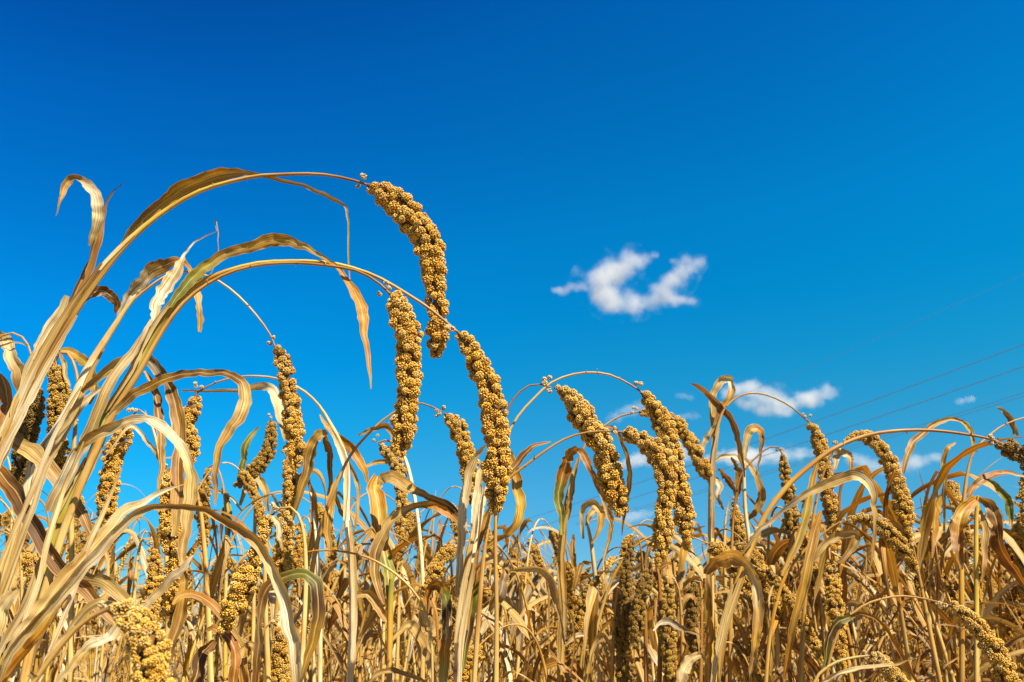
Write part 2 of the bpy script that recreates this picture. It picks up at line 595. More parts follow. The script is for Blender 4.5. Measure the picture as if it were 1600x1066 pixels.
def plant(label, Y, stem, head=None, leaves=(), lean=0.0, palette='straw', seed=0, tone=1.0, loose=0.0, husk=0.16,
          nodes_px=(), detail=None, head_slope=0.0, stem_back=0.0, loners=3, sheaths=(), clump=0.39, group='millet plants standing out in front of the field'):
    rng = np.random.default_rng(1000 + seed)
    n = max(24, int(len(stem) * 7))
    # peduncle and stalk: from the lowest traced point down to the soil
    P, S = traced_rows(stem, Y, n, 0.0)
    if stem_back:
        P[:, 1] += 0
    d = nrm(P[0] - P[3])
    low = P[0]
    base = np.array([low[0] + lean, Y + rng.uniform(-0.02, 0.02), 0.0])
    k = 14
    tt = np.linspace(0, 1, k, endpoint=False)
    L0 = np.linalg.norm(low - base)
    m0 = np.array([0, 0, 1.0]) * L0
    m1 = -d * L0
    H = ((2 * tt**3 - 3 * tt**2 + 1)[:, None] * base + (tt**3 - 2 * tt**2 + tt)[:, None] * m0
         + (-2 * tt**3 + 3 * tt**2)[:, None] * low + (tt**3 - tt**2)[:, None] * m1)
    PP = np.concatenate([H, P])
    SS = np.concatenate([np.linspace(max(S[0] * 1.2, 0.006), S[0], k), S])
    if palette.count('>') == 0:
        ptail = palette
    root = thing('millet_plant', label, 'millet plant', base, group)
    seg = np.concatenate([[0], np.cumsum(np.linalg.norm(np.diff(PP, axis=0), axis=1))])
    nd = []
    for (x, y) in nodes_px:
        q = at(x, y, Y)[0]
        nd.append(seg[np.argmin(np.linalg.norm(PP - q, axis=1))])
    nd += [0.25, 0.5, 0.72]
    # resample so the node rings have vertices
    sr = np.unique(np.concatenate([np.linspace(0, seg[-1], 90)] + [np.linspace(max(0, s - 0.012), s + 0.012, 9) for s in nd]))
    sr = sr[sr <= seg[-1]]
    PR = np.stack([np.interp(sr, seg, PP[:, j]) for j in range(3)], -1)
    SR = np.interp(sr, seg, SS)
    # palette runs over the traced part only
    low_s = seg[k]
    v, q, tint, uv = tube(PR - base, SR * 0.5, 'straw', 10, nd)
    ts = np.clip((np.repeat(sr, 10) - low_s) / max(seg[-1] - low_s, 1e-6), 0, 1)
    shade = tint / pal('straw', np.zeros(1))[0]
    tint = pal(palette, ts) * shade
    if head is not None:                            # the bare tip below the head is dark
        kd = np.clip((ts - 0.91) / 0.06, 0, 1)[:, None] * 0.8
        tint = tint * (1 - kd) + np.array([[0.17, 0.095, 0.04]]) * kd
    faces = [q]
    V = v
    if head is not None:
        pe = PR[int(len(PR) * 0.88):] - base
        tv, tf = thorns(pe, SR[int(len(PR) * 0.88):], rng, 9, 0.007)
        tf = np.array(tf) + len(V)
        faces = [q, tf[0::2], tf[1::2][:, :3]]
        V = np.concatenate([V, tv])
        tint = np.concatenate([tint, np.full((len(tv), 3), 1) * np.array([[0.30, 0.22, 0.14]])])
        uv = np.concatenate([uv, np.zeros((len(tv), 2))])
    link('stalk', new_mesh('stalk', V, faces, tint, uv, M_STALK), root)
    for (i0, i1, off_px, wpx, pl) in sheaths:
        rows = []
        for jj in range(i0, i1 + 1):
            x_, y_, w_ = stem[jj][:3]
            a_, c_ = stem[max(jj - 1, 0)], stem[min(jj + 1, len(stem) - 1)]
            tx, ty = c_[0] - a_[0], c_[1] - a_[1]
            ll = math.hypot(tx, ty)
            f_ = (jj - i0) / max(1, i1 - i0)
            o_ = off_px * w_ * (1 + 0.35 * math.sin(f_ * 5 + off_px * 9))
            rows.append((x_ - ty / ll * o_, y_ + tx / ll * o_, wpx * (0.35 + 1.3 * math.sin(math.pi * min(0.97, 0.12 + f_ * 0.85)))))
        LP, LW = traced_rows(rows, Y - 0.011, max(24, len(rows) * 8))
        T_ = nrm(np.gradient(LP, axis=0))
        side_ = nrm(np.cross(T_, nrm(LP - np.array([0, 0, CAM_H]))))
        v, q, tint, uv = blade(LP - base, LW, side_, pl, rng, 7, -0.35 * np.sign(off_px) * 0 + 0.3, 0.16, 0.0)
        link('sheath', new_mesh('sheath', v, [q], tint, uv, M_LEAF), root)
    if head is not None:
        nh = max(26, len(head) * 5)
        HP, HR = traced_rows(head, Y, nh, head_slope)
        rpx = max(h[2] for h in head)
        dt = detail if detail is not None else (2 if rpx >= 10.5 else 1)
        v, f, tint = seed_head_arrays(HP - base, HR, rng, dt, tone, loose, husk, clump)
        if loners and dt == 2:      # a few lone clusters on the bare tip of the stalk
            T0 = nrm(HP[0] - HP[3])
            rcl = HR.max() * 0.20
            for q_ in range(loners):
                c = HP[0] - base + T0 * rng.uniform(0.2, 1.0) * HR.max() + nrm(np.cross(T0, rng.normal(size=3))) * HR.max() * rng.uniform(0.25, 0.75)
                m = 26
                dv = nrm(rng.normal(size=(m, 3)))
                g = HR.max() * 0.075
                vv = (c + dv * rcl * rng.uniform(0.7, 1.0))[:, None] + ICO_V[None] * g
                ff = (ICO_F[None] + (np.arange(m) * 12)[:, None, None]).reshape(-1, 3) + len(v)
                f = [np.concatenate([f[0], ff]), f[1]]
                v = np.concatenate([v, vv.reshape(-1, 3)])
                cc = np.array([[0.50, 0.36, 0.15]]) * rng.uniform(0.7, 1.1, (m, 1))
                tint = np.concatenate([tint, np.repeat(cc, 12, 0)])
        link('seed_head', new_mesh('seed_head', v, f, tint, None, M_GRAIN), root)
    for i, lf in enumerate(leaves):
        pl, rows = lf[0], lf[1]
        op = lf[2] if len(lf) > 2 else {}
        npt = max(28, len(rows) * 8)
        rows = [r[:3] for r in rows]
        lenm = sum(math.dist(a[:2], b[:2]) for a, b in zip(rows, rows[1:])) * Y / F
        sl_ = op.get('slope', rng.uniform(-0.22, 0.22) * lenm)
        LP, LW = traced_rows(rows, Y + op.get('dy', rng.uniform(-0.01, 0.015)), npt, sl_, 0.05 * lenm, rng)
        tl = np.linspace(0, 1, npt)
        for ax_ in range(3):                      # dry blades do not bend evenly
            LP[:, ax_] += (snoise(rng, tl, 0.0011, max(5, npt // 4)) + snoise(rng, tl, 0.0022, 5)) * np.minimum(1, tl * 8)
        T = nrm(np.gradient(LP, axis=0))
        view = nrm(LP - np.array([0, 0, CAM_H]))
        side = nrm(np.cross(T, view))
        # keep the side vector continuous round bends
        for j in range(1, npt):
            if (side[j] * side[j - 1]).sum() < -0.2:
                side[j:] *= -1
        t = np.linspace(0, 1, npt)
        roll = np.radians(op.get('roll', rng.uniform(-28, 28))) + snoise(rng, t, np.radians(op.get('twist', 36)), 4)
        cr = np.maximum(np.cos(roll), 0.35)
        bn = nrm(np.cross(T, side))
        wd = side * np.cos(roll)[:, None] + bn * np.sin(roll)[:, None]
        v, q, tint, uv = blade(LP - base, np.minimum(LW / cr, LW * 1.7) * op.get('w', 0.83), wd, pl, rng, 7, op.get('fold', rng.uniform(0.2, 0.55)),
                               op.get('ragged', 0.15), op.get('curl', rng.uniform(-0.12, 0.12)))
        link('leaf', new_mesh('leaf', v, [q], tint, uv, M_LEAF), root)
    return root


plant('tallest millet plant, arching highest against the sky with a thick down-curved head', 0.98,
      [(-28, 770, 21), (0, 703, 21), (30, 640, 21), (63, 570, 20), (113, 488, 17), (165, 416, 14), (210, 368, 9), (263, 326, 7), (319, 296, 6.5), (390, 277, 6),
       (417, 274, 5.5), (492, 272, 5), (541, 279, 4.5), (577, 290, 4)],
      [(574, 289, 11), (594, 297, 17), (613, 311, 19), (635, 334, 20), (654, 356, 20), (669, 383, 20), (676, 413, 19.5), (680, 443, 19), (683, 473, 18), (683, 503, 17), (682, 529, 15), (682, 555, 6)],
      [('straw>tan>gold>gold>tan>gold>straw>straw>tan>straw', [(185, 392, 6), (205, 364, 16), (235, 335, 22), (263, 312, 28), (300, 289, 29), (340, 275, 25), (370, 269, 18), (395, 272, 9), (430, 278, 7), (470, 288, 7), (510, 304, 8), (538, 320, 6), (544, 328, 5), (546, 345, 4), (547, 390, 3.5), (549, 448, 2)], dict(dy=0.018, slope=0.0, roll=12, twist=14)),
       ('tan>brown>brown>brown>dark', [(62, 590, 14), (94, 510, 14), (124, 443, 15), (146, 379, 15), (161, 330, 8), (176, 300, 3.5), (191, 286, 1.5)], dict(dy=-0.008, roll=20)),
       ('straw>pale>white>tan>gold>brown', [(140, 384, 5), (144, 366, 12), (153, 335, 20), (150, 310, 20), (138, 290, 17), (120, 279, 15), (105, 287, 14), (99, 306, 9), (95, 318, 4), (86, 337, 1.5)], dict(roll=15, twist=30, slope=-0.03)),
       ('pale>white>straw>tan', [(104, 462, 8), (92, 490, 17), (66, 535, 22), (42, 590, 24), (20, 660, 24), (-10, 730, 22)], dict(dy=-0.018, roll=-15, twist=10, slope=0.02)),
       ('brown>brown>dark>brown>tan', [(131, 466, 8), (142, 460, 16), (158, 456, 18), (174, 461, 18), (184, 474, 14), (181, 492, 2)], dict(roll=20, slope=0.04)),
       ], lean=-0.45, palette='gold>gold>pale>white>pale>yellow>yellow>tan>tan>brown', seed=1, sheaths=[(0, 5, -0.42, 8, 'pale>white>straw>brown'), (0, 4, 0.40, 7, 'pale>white>straw'), (2, 6, 0.15, 5, 'tan>brown>gold>tan')], nodes_px=[(63, 570)])
plant('slender pale millet plant with a torn white blade where its thin stalk bows', 1.12,
      [(-30, 985, 18), (0, 929, 18), (17, 879, 18), (39, 808, 19), (56, 725, 20), (87, 680, 20), (113, 635, 18), (135, 582, 14), (158, 542, 11), (185, 500, 8), (203, 474, 5), (225, 455, 4), (259, 431, 3.6), (281, 424, 3.4), (323, 431, 3.4),
       (349, 444, 3.4), (375, 465, 3.2), (400, 492, 3), (421, 521, 3), (430, 542, 3)],
      [(429, 541, 7), (438, 555, 11), (445, 577, 13.5), (449, 604, 14.5), (455, 630, 15), (458, 655, 15), (461, 680, 15), (462, 706, 13), (462, 730, 5)],
      [('white>white>white>tan>brown>brown>tan>straw>tan>gold', [(184, 499, 8), (203, 465, 20), (221, 443, 24), (240, 422, 26), (263, 411, 23), (278, 408, 16), (292, 416, 9), (303, 440, 10), (310, 470, 15), (311, 495, 14), (308, 520, 7)], dict(roll=-10, twist=30, ragged=0.3, slope=-0.02)),
       ('pale>straw>pale>white', [(37, 812, 12), (48, 770, 24), (62, 730, 30), (85, 690, 28), (112, 652, 20), (140, 622, 12), (160, 606, 5)], dict(dy=-0.012, roll=15, twist=12, slope=0.03)),
       ], lean=-0.35, palette='straw>pale>white>white>straw>straw>straw>tan', seed=2, sheaths=[(0, 4, -0.4, 9, 'pale>straw>white'), (3, 8, 0.35, 6, 'white>pale>straw>tan')], nodes_px=[(39, 808)], loose=0.08, husk=0.4)
plant("green-stemmed millet plant on the left whose thick head hangs at the longest arch's right end", 0.96,
      [(-25, 1090, 18), (0, 1036, 18), (17, 1000, 18), (51, 935, 18), (70, 878, 18), (101, 799, 18), (143, 719, 17), (167, 652, 17), (173, 638, 15), (210, 578, 15), (240, 518, 15), (274, 473, 12), (319, 439, 9), (360, 422, 7), (400, 412, 7), (429, 409, 6.5),
       (493, 409, 6), (541, 416, 5.5), (590, 433, 5), (635, 459, 5), (676, 486, 4.5), (716, 520, 4)],
      [(714, 518, 8), (725, 530, 14), (738, 550, 18), (746, 568, 19), (759, 594, 20), (767, 622, 20.5), (773, 653, 20.5), (776, 684, 20.5), (776, 715, 20), (776, 745, 19), (776, 770, 16), (773, 797, 7)],
      [('green>green>lime>tan>gold>gold>straw>gold>orange>orange>orange>rust>tan', [(266, 480, 8), (282, 458, 16), (300, 438, 20), (320, 418, 20), (345, 400, 18), (380, 388, 19), (410, 379, 23), (435, 375, 24), (460, 381, 17), (490, 394, 9), (513, 408, 7), (530, 422, 9), (545, 445, 14), (558, 470, 20), (565, 490, 22), (567, 518, 14), (573, 563, 9), (579, 609, 2)], dict(dy=-0.012, slope=-0.02, roll=-14, twist=16, fold=0.3)),  # the orange stretch has the blade's backlit glow painted in
       ('white>white>pale>white>straw', [(238, 510, 8), (243, 485, 17), (250, 462, 24), (265, 437, 25), (281, 412, 14), (289, 396, 5), (307, 376, 3.4), (339, 361, 1.6)], dict(dy=0.02, roll=-12, ragged=0.3, twist=20, slope=0.02)),
       ('straw>grey', [(339, 361, 1.4), (336, 345, 1.5), (343, 368, 1.6), (340, 400, 1.7), (328, 430, 1.6), (312, 450, 1.4)], dict(dy=0.05, slope=0.0, twist=0)),
       ('pale>white>straw>pale>white', [(78, 800, 20), (98, 760, 24), (121, 712, 24), (146, 668, 20), (180, 592, 17), (214, 540, 13), (240, 500, 5)], dict(dy=-0.014, roll=-18, twist=10, slope=0.0)),
       ('straw>tan>gold>brown>tan>brown>straw>tan>gold>brown>tan', [(172, 652, 8), (188, 635, 14), (210, 618, 17), (239, 603, 18), (267, 590, 17), (298, 584, 14), (330, 581, 13), (352, 583, 12), (371, 591, 15), (384, 607, 20), (386, 630, 24), (374, 657, 22), (354, 686, 17), (341, 714, 13), (337, 745, 11), (336, 775, 8), (335, 796, 2)], dict(dy=-0.03, slope=-0.04, roll=10, twist=34)),
       ('tan>straw>pale>white>white>pale>straw>straw>tan>straw', [(120, 706, 10), (138, 686, 18), (165, 668, 21), (197, 655, 17), (225, 652, 16), (253, 664, 18), (275, 691, 17), (291, 722, 19), (297, 753, 23), (296, 790, 24), (291, 830, 23), (285, 868, 15), (282, 886, 4)], dict(dy=-0.045, slope=-0.05, roll=-12, twist=20)),
       ('tan>straw>pale>grey>brown>tan>brown>tan>straw', [(127, 612, 8), (149, 592, 14), (180, 568, 17), (203, 561, 17), (231, 560, 19), (252, 580, 21), (266, 607, 22), (274, 648, 25), (277, 700, 26), (278, 750, 24), (276, 800, 20), (273, 840, 8)], dict(dy=0.05, slope=0.0, roll=20, twist=24)),
       ('tan>brown>tan>gold', [(225, 580, 5), (240, 608, 12), (248, 640, 15), (251, 680, 15), (250, 720, 11), (246, 772, 3)], dict(dy=0.06, slope=0.0)),
       ], lean=-0.3, palette='straw>lime>lime>green>lime>lime>gold>yellow>yellow>tan>straw', seed=3, sheaths=[(0, 6, -0.45, 8, 'white>pale>straw>pale'), (0, 5, 0.40, 6, 'straw>tan>gold>straw'), (5, 11, 0.42, 6, 'pale>straw>orange>gold'), (7, 12, -0.4, 5, 'straw>pale>tan')], nodes_px=[(167, 651)])
plant('millet plant with a straight thick plumb head hanging between the two longest arching stalks', 0.945,
      [(30, 1100, 14), (60, 960, 13), (110, 800, 12), (170, 660, 11), (218, 580, 9), (252, 520, 7), (292, 468, 6), (345, 432, 5), (400, 415, 5), (460, 411, 4.5), (520, 416, 4.5), (560, 424, 4.5), (581, 435, 4), (596, 446, 4), (610, 460, 4)],
      [(609, 459, 10), (618, 467, 15), (626, 487, 18.5), (634, 516, 20), (638, 545, 20.5), (639, 577, 20.5), (638, 608, 20), (636, 637, 19), (632, 663, 18), (628, 687, 16), (624, 708, 8)],
      [('tan>brown>straw>tan>brown', [(60, 960, 8), (95, 905, 22), (140, 900, 26), (185, 930, 22), (215, 975, 14), (230, 1020, 3)], {}),
       ('brown>dark>brown>tan', [(-10, 725, 18), (10, 750, 30), (28, 775, 30), (52, 820, 29), (95, 880, 26), (140, 925, 24), (178, 968, 16), (203, 1004, 4)], dict(dy=0.03, roll=15, twist=12)),
       ('tan>straw>tan>tan>brown', [(-5, 665, 10), (20, 686, 26), (45, 702, 29), (73, 731, 29), (100, 760, 26), (130, 800, 20), (150, 860, 6)], dict(dy=0.05, roll=-15, twist=12)),
       ], lean=-0.25, palette='straw>straw>tan>tan>brown', seed=4, husk=0.3)
plant('low millet plant in the left corner with sweeping pale blades and an orange sheath', 0.80,
      [(-30, 1130, 20), (0, 1062, 19), (42, 1009, 18), (93, 940, 13), (120, 900, 8)], None,
      [('straw>pale>straw>tan>straw>pale>white>straw', [(5, 1040, 12), (25, 1000, 22), (52, 965, 28), (79, 930, 31), (110, 895, 31), (141, 860, 30), (170, 826, 25), (195, 800, 21), (225, 783, 15), (256, 769, 9), (286, 759, 2)], dict(roll=-14, twist=14, slope=0.05, w=0.68)),
       ('straw>pale>straw>pale>white>pale>straw>tan>gold>tan>straw>pale>white>white>straw', [(0, 1062, 10), (17, 1020, 18), (50, 980, 21), (84, 938, 23), (141, 877, 24), (180, 831, 21), (220, 799, 17), (253, 790, 14), (290, 790, 13), (329, 797, 15), (363, 816, 18), (396, 840, 22), (421, 873, 20), (437, 912, 24), (451, 963, 27), (460, 1010, 28), (464, 1080, 24)], dict(dy=-0.01, roll=12, twist=18, slope=-0.04, w=0.68)),
       ('gold>orange>orange>gold>tan', [(-15, 1085, 14), (20, 1030, 17), (52, 995, 17), (80, 958, 15), (104, 920, 8)], dict(dy=-0.018, slope=0.0, roll=8)),
       ('straw>pale>white>straw', [(-15, 920, 6), (40, 790, 10), (92, 672, 9), (126, 606, 3)], dict(twist=12, roll=10, slope=0.03)),
       ('pale>white>pale>tan', [(55, 1080, 6), (108, 930, 10), (152, 820, 9), (192, 728, 3)], dict(twist=12, roll=-10, slope=0.03)),
       ('white>pale>straw', [(15, 1075, 7), (58, 905, 10), (94, 772, 9), (128, 688, 3)], dict(twist=12, roll=10, slope=0.02)),
       ('gold>straw>pale>tan', [(-20, 1000, 7), (30, 850, 11), (70, 745, 9), (98, 690, 3)], dict(twist=12, roll=-10, slope=0.02)),
       ('white>pale>straw>pale', [(60, 1066, 6), (90, 1010, 12), (125, 965, 14), (165, 940, 15), (190, 975, 8)], {}),
       ('pale>straw>white>straw', [(90, 1068, 8), (110, 1040, 13), (140, 1015, 15), (165, 1000, 15), (186, 979, 13), (190, 975, 3)], {}),
       ('straw>pale>straw', [(-10, 1000, 16), (5, 950, 26), (24, 920, 14), (30, 905, 4)], {}),
       ], lean=-0.12, palette='orange>orange>gold', seed=5)
plant('nearest blurred millet plant with a whitish husky head in the lower left corner', 0.56,
      [(20, 1120, 9), (53, 1066, 9), (98, 1005, 8.5), (135, 968, 8), (172, 950, 7.5)],
      [(176, 948, 10), (190, 951, 17), (206, 964, 22), (222, 988, 25), (233, 1019, 26), (239, 1066, 26), (242, 1112, 24), (243, 1170, 10)],
      [('tan>straw>tan', [(40, 1085, 10), (70, 1078, 22), (110, 1090, 26), (150, 1130, 14)], {})],
      lean=-0.1, palette='tan', seed=6, husk=0.45, loners=2, clump=0.30)
plant('millet plant with a golden arching blade and shade-darkened head beside the tallest stalk', 1.2,
      [(110, 1066, 9), (112, 900, 8), (112, 760, 7), (118, 660, 6), (122, 600, 5), (112, 560, 4), (98, 548, 4), (88, 556, 4), (86, 566, 4)],
      [(87, 565, 10), (89, 580, 14), (92, 600, 15.5), (95, 624, 16), (92, 652, 15), (88, 680, 14), (96, 710, 12), (92, 742, 6)],
      [('gold>gold>yellow>gold>tan', [(91, 550, 4), (103, 547, 11), (116, 552, 15), (132, 565, 20), (144, 588, 19), (147, 610, 12), (141, 630, 4)], {}),
       ('tan>straw', [(92, 548, 3), (100, 570, 8), (108, 600, 4)], {})], palette='straw>tan', seed=7, tone=0.75)  # lowered tone paints the part shade on this head
plant('millet plant with a nearly black shade-painted head at the left edge of the field', 1.15,
      [(-30, 1000, 9), (-35, 800, 8), (-30, 640, 6), (-12, 545, 4), (8, 521, 3), (25, 522, 3), (40, 532, 3), (50, 560, 3), (56, 603, 3)],
      [(57, 600, 9), (55, 620, 14), (51, 645, 17), (46, 668, 18), (38, 695, 15), (32, 722, 14), (34, 745, 12), (36, 770, 5)],
      [('straw>pale>tan>tan', [(-20, 520, 12), (2, 528, 18), (17, 550, 22), (28, 582, 22), (34, 612, 16), (32, 640, 5)], {}),
       ('red>purple>red>tan', [(-20, 575, 14), (-2, 583, 22), (10, 610, 26), (8, 650, 20), (2, 690, 6)], {}),
       ('straw>tan>straw', [(-20, 555, 6), (0, 541, 4), (25, 536, 3), (45, 542, 2)], {})], palette='tan', seed=8, tone=0.28, husk=0.1)  # very low tone: shade from the stalks painted into the grains
plant('millet plant with a knobbly golden head hanging just below the green-stemmed stalk', 1.35,
      [(260, 1066, 8), (262, 950, 7), (258, 820, 6), (250, 720, 5), (235, 660, 3.5), (218, 640, 3), (206, 650, 3)],
      [(205, 652, 7), (198, 670, 11), (187, 690, 14), (176, 715, 15), (173, 740, 15), (170, 770, 15), (167, 795, 14), (164, 822, 7)],
      [('straw>white>straw', [(250, 720, 5), (230, 690, 8), (205, 668, 6), (165, 715, 2)], {})], palette='straw', seed=9, loose=0.08)
plant('pale-stalked millet plant with orange drooping blade, its neck arching left to a loose gappy head', 1.35,
      [(546, 1075, 11), (551, 960, 11), (548, 870, 10), (542, 813, 9), (542, 729, 9), (530, 690, 8), (517, 664, 6), (498, 633, 4), (470, 608, 3.5), (430, 591, 3.2), (382, 588, 3), (346, 595, 3), (320, 606, 2.8), (308, 614, 2.8)],
      [(307, 613, 8), (303, 632, 14), (294, 655, 14), (291, 668, 13), (296, 690, 14), (298, 712, 11), (293, 730, 5)],
      [('straw>gold>orange>rust>orange>tan', [(500, 648, 3), (510, 668, 9), (528, 685, 16), (549, 704, 18), (566, 732, 13), (576, 762, 2)], {}),
       ('straw>gold>tan>gold>tan', [(512, 676, 10), (498, 684, 19), (486, 711, 22), (474, 754, 16), (459, 816, 5)], {}),
       ('tan>brown>gold', [(508, 680, 8), (514, 700, 14), (518, 735, 10), (514, 775, 3)], {}),
       ('straw>tan', [(542, 790, 4), (528, 770, 7), (534, 800, 8), (545, 812, 3)], {}),
       ('pale>tan', [(543, 720, 4), (556, 745, 9), (560, 790, 7), (552, 840, 3)], {}),
       ('straw>tan>brown', [(548, 930, 8), (575, 930, 16), (600, 965, 14), (612, 1000, 4)], {})], palette='white>white>white>pale>straw>straw>tan', seed=10, sheaths=[(0, 3, 0.35, 6, 'white>straw'), (3, 6, -0.35, 6, 'pale>white>straw')], loose=0.3, husk=0.15)
plant('millet plant with a long shadowed knobbly head beside the broad hanging pale blade', 1.2,
      [(330, 1070, 9), (325, 950, 8), (318, 840, 7), (308, 770, 5), (290, 735, 3.5), (272, 726, 3), (262, 735, 3)],
      [(262, 733, 8), (263, 755, 13), (265, 794, 15), (269, 836, 16), (275, 878, 17), (271, 912, 18), (273, 946, 17), (276, 990, 8)],
      [('white>pale>grey>white', [(216, 962, 10), (236, 940, 14), (262, 910, 16), (283, 890, 15), (302, 868, 4)], dict(dy=-0.1, slope=0.0)),
       ('brown>gold>tan>brown', [(276, 880, 4), (290, 905, 14), (285, 950, 22), (270, 1000, 20), (262, 1040, 6)], dict(dy=-0.04)),
       ('gold>rust>tan>orange', [(270, 945, 6), (285, 927, 12), (310, 930, 14), (340, 955, 15), (365, 990, 16), (378, 1030, 17), (383, 1085, 16)], dict(dy=-0.12)),
       ('rust>red>rust>brown', [(322, 985, 6), (345, 985, 16), (362, 1010, 20), (368, 1045, 20), (362, 1090, 14)], dict(dy=-0.12)),
       ('brown>dark>brown', [(335, 1000, 10), (318, 1020, 24), (308, 1050, 26), (298, 1090, 16)], dict(dy=-0.1))], palette='straw>tan', seed=11, loose=0.12)
plant('small millet plant with a slim upright head above the blurred whitish head', 1.55,
      [(205, 1066, 7), (208, 950, 6), (214, 880, 5), (222, 840, 3), (230, 828, 2.5), (237, 840, 2.5), (239, 856, 2.5)],
      [(239, 855, 6), (241, 875, 10), (242, 900, 12), (239, 930, 12), (236, 960, 11), (238, 988, 5)],
      [('tan>brown', [(208, 870, 4), (206, 880, 8), (204, 905, 9), (198, 940, 3)], {})], palette='straw', seed=12)
plant('distant millet plant with a narrow brownish head below the curling brown blade', 1.75,
      [(352, 1066, 7), (352, 950, 6), (354, 850, 5), (350, 770, 3.5), (342, 735, 2.5), (332, 725, 2.2), (325, 731, 2.2)],
      [(325, 731, 5), (322, 745, 8), (318, 770, 10), (317, 800, 10), (319, 830, 9), (318, 862, 4)],
      [('green>lime>gold', [(354, 850, 4), (358, 810, 9), (352, 775, 10), (347, 762, 3)], {}),
       ('straw>pale', [(300, 758, 3), (325, 760, 5), (355, 775, 5), (380, 800, 3)], {})], palette='yellow>straw>tan', seed=13, tone=0.85, loose=0.12)
plant('millet plant with a head slanting down to the left and a dark red-green folded blade', 1.0,
      [(470, 1075, 9), (474, 1000, 8), (478, 900, 7), (474, 830, 5), (460, 796, 4), (440, 793, 3.5), (424, 806, 3.5)],
      [(426, 804, 8), (414, 832, 12), (398, 870, 15), (386, 900, 19), (372, 930, 20), (361, 957, 18), (350, 985, 9)],
      [('red>purple>brown>green>dark>gold>tan', [(398, 1080, 8), (404, 1010, 16), (406, 950, 22), (420, 915, 22), (448, 900, 18), (478, 898, 18), (497, 915, 24), (500, 950, 25), (492, 1000, 20), (476, 1050, 10), (470, 1080, 3)], dict(dy=-0.08, slope=0.0)),
       ('pale>white>straw', [(426, 806, 8), (437, 830, 12), (440, 860, 4)], {})], palette='pale>straw>tan', seed=14, husk=0.45)
plant("millet plant with a slim head directly below the tip of the slender plant's head", 1.4,
      [(500, 1070, 8), (500, 960, 7), (494, 840, 6), (482, 750, 4.5), (468, 716, 3), (455, 706, 2.6), (447, 716, 2.6)],
      [(447, 716, 7), (452, 732, 11), (455, 754, 13), (453, 779, 13), (449, 806, 11), (446, 830, 5)],
      [('rust>orange>tan', [(441, 705, 4), (448, 700, 10), (452, 716, 10), (449, 730, 3)], {}),
       ('straw>tan>straw', [(482, 750, 4), (490, 790, 12), (488, 840, 14), (480, 890, 4)], {})], palette='pale>white>straw', seed=15)
plant('millet plant with a grainy head just right of the left-slanting head', 1.15,
      [(420, 1075, 9), (416, 980, 8), (414, 880, 6), (420, 810, 4), (432, 785, 3), (442, 788, 3), (444, 796, 3)],
      [(444, 794, 9), (444, 815, 13), (445, 840, 14), (444, 866, 14), (443, 892, 12), (443, 935, 6)],
      [('pale>straw>tan', [(414, 880, 6), (398, 900, 15), (386, 945, 16), (376, 1000, 5)], {})], palette='straw>straw>tan', seed=16, husk=0.5)
plant('low millet plant with a rough head near the picture bottom under the dark folded blade', 1.1,
      [(400, 1110, 8), (402, 1040, 6), (412, 985, 4), (425, 972, 3), (434, 980, 3)],
      [(434, 978, 6), (436, 996, 12), (437, 1020, 15), (438, 1050, 16), (440, 1085, 14), (441, 1110, 6)], [('tan>straw', [(404, 1030, 4), (390, 1010, 12), (372, 1030, 12), (362, 1070, 4)], {})], palette='tan', seed=17, tone=0.8)
plant('millet plant with a smooth beaded golden head left of the pale stalk with orange blade', 1.9,
      [(490, 1066, 6), (492, 960, 6), (490, 860, 5), (484, 815, 3), (476, 805, 2.3), (470, 815, 2.3)],
      [(470, 814, 5), (470, 830, 8), (468, 860, 10), (466, 890, 10), (464, 925, 5)], [('straw>tan', [(490, 860, 4), (478, 850, 9), (470, 890, 9), (466, 940, 3)], {})], palette='pale>straw', seed=18)
plant('far millet plant with a dark leaning head and a short green blade', 1.7,
      [(395, 1066, 7), (397, 900, 6), (400, 780, 5), (412, 700, 4), (418, 668, 3), (421, 655, 2.5), (424, 657, 2.5)],
      [(424, 656, 6), (425, 675, 9), (420, 700, 11), (406, 727, 12), (388, 742, 10), (370, 760, 5)],
      [('green>green>lime', [(372, 755, 5), (380, 720, 12), (390, 685, 11), (405, 665, 2)], {}),
       ('straw>pale>straw>tan', [(375, 790, 5), (385, 755, 12), (400, 742, 15), (412, 760, 14), (418, 800, 4)], {}),
       ('pale>white>straw', [(284, 610, 3), (330, 611, 5), (375, 609, 7), (405, 604, 14), (425, 612, 18), (438, 650, 16), (447, 690, 4)], dict(dy=-0.3, slope=0.0))], palette='straw>straw>tan', seed=19, tone=0.62, husk=0.1)
plant('far millet plant with a yellow slim head in the sky gap beside the pale stalk', 2.2,
      [(538, 1066, 6), (538, 960, 5), (538, 870, 4), (533, 845, 3), (528, 842, 2), (526, 848, 2)],
      [(526, 847, 4), (519, 868, 7), (514, 895, 8), (511, 925, 8), (511, 965, 4)], [('tan>brown', [(536, 870, 3), (532, 905, 9), (528, 950, 3)], {})], palette='straw', seed=20)
plant('millet plant with a thin grey-brown head directly beneath the straight plumb head', 1.55,
      [(660, 1066, 8), (662, 950, 7), (655, 830, 6), (640, 740, 6), (625, 700, 5), (612, 690, 4), (600, 688, 2.6), (590, 692, 2.4)],
      [(592, 693, 6), (602, 705, 9), (614, 718, 10.5), (623, 735, 11), (627, 760, 11), (628, 790, 11), (625, 815, 9), (624, 838, 4)],
      [('brown>gold>tan', [(640, 740, 5), (620, 724, 8), (588, 723, 8), (570, 732, 4)], {}), ('gold>orange>tan', [(560, 680, 4), (580, 672, 8), (602, 664, 10), (612, 676, 8), (614, 692, 3)], {})], palette='straw>pale>white>straw', seed=21, husk=0.6)
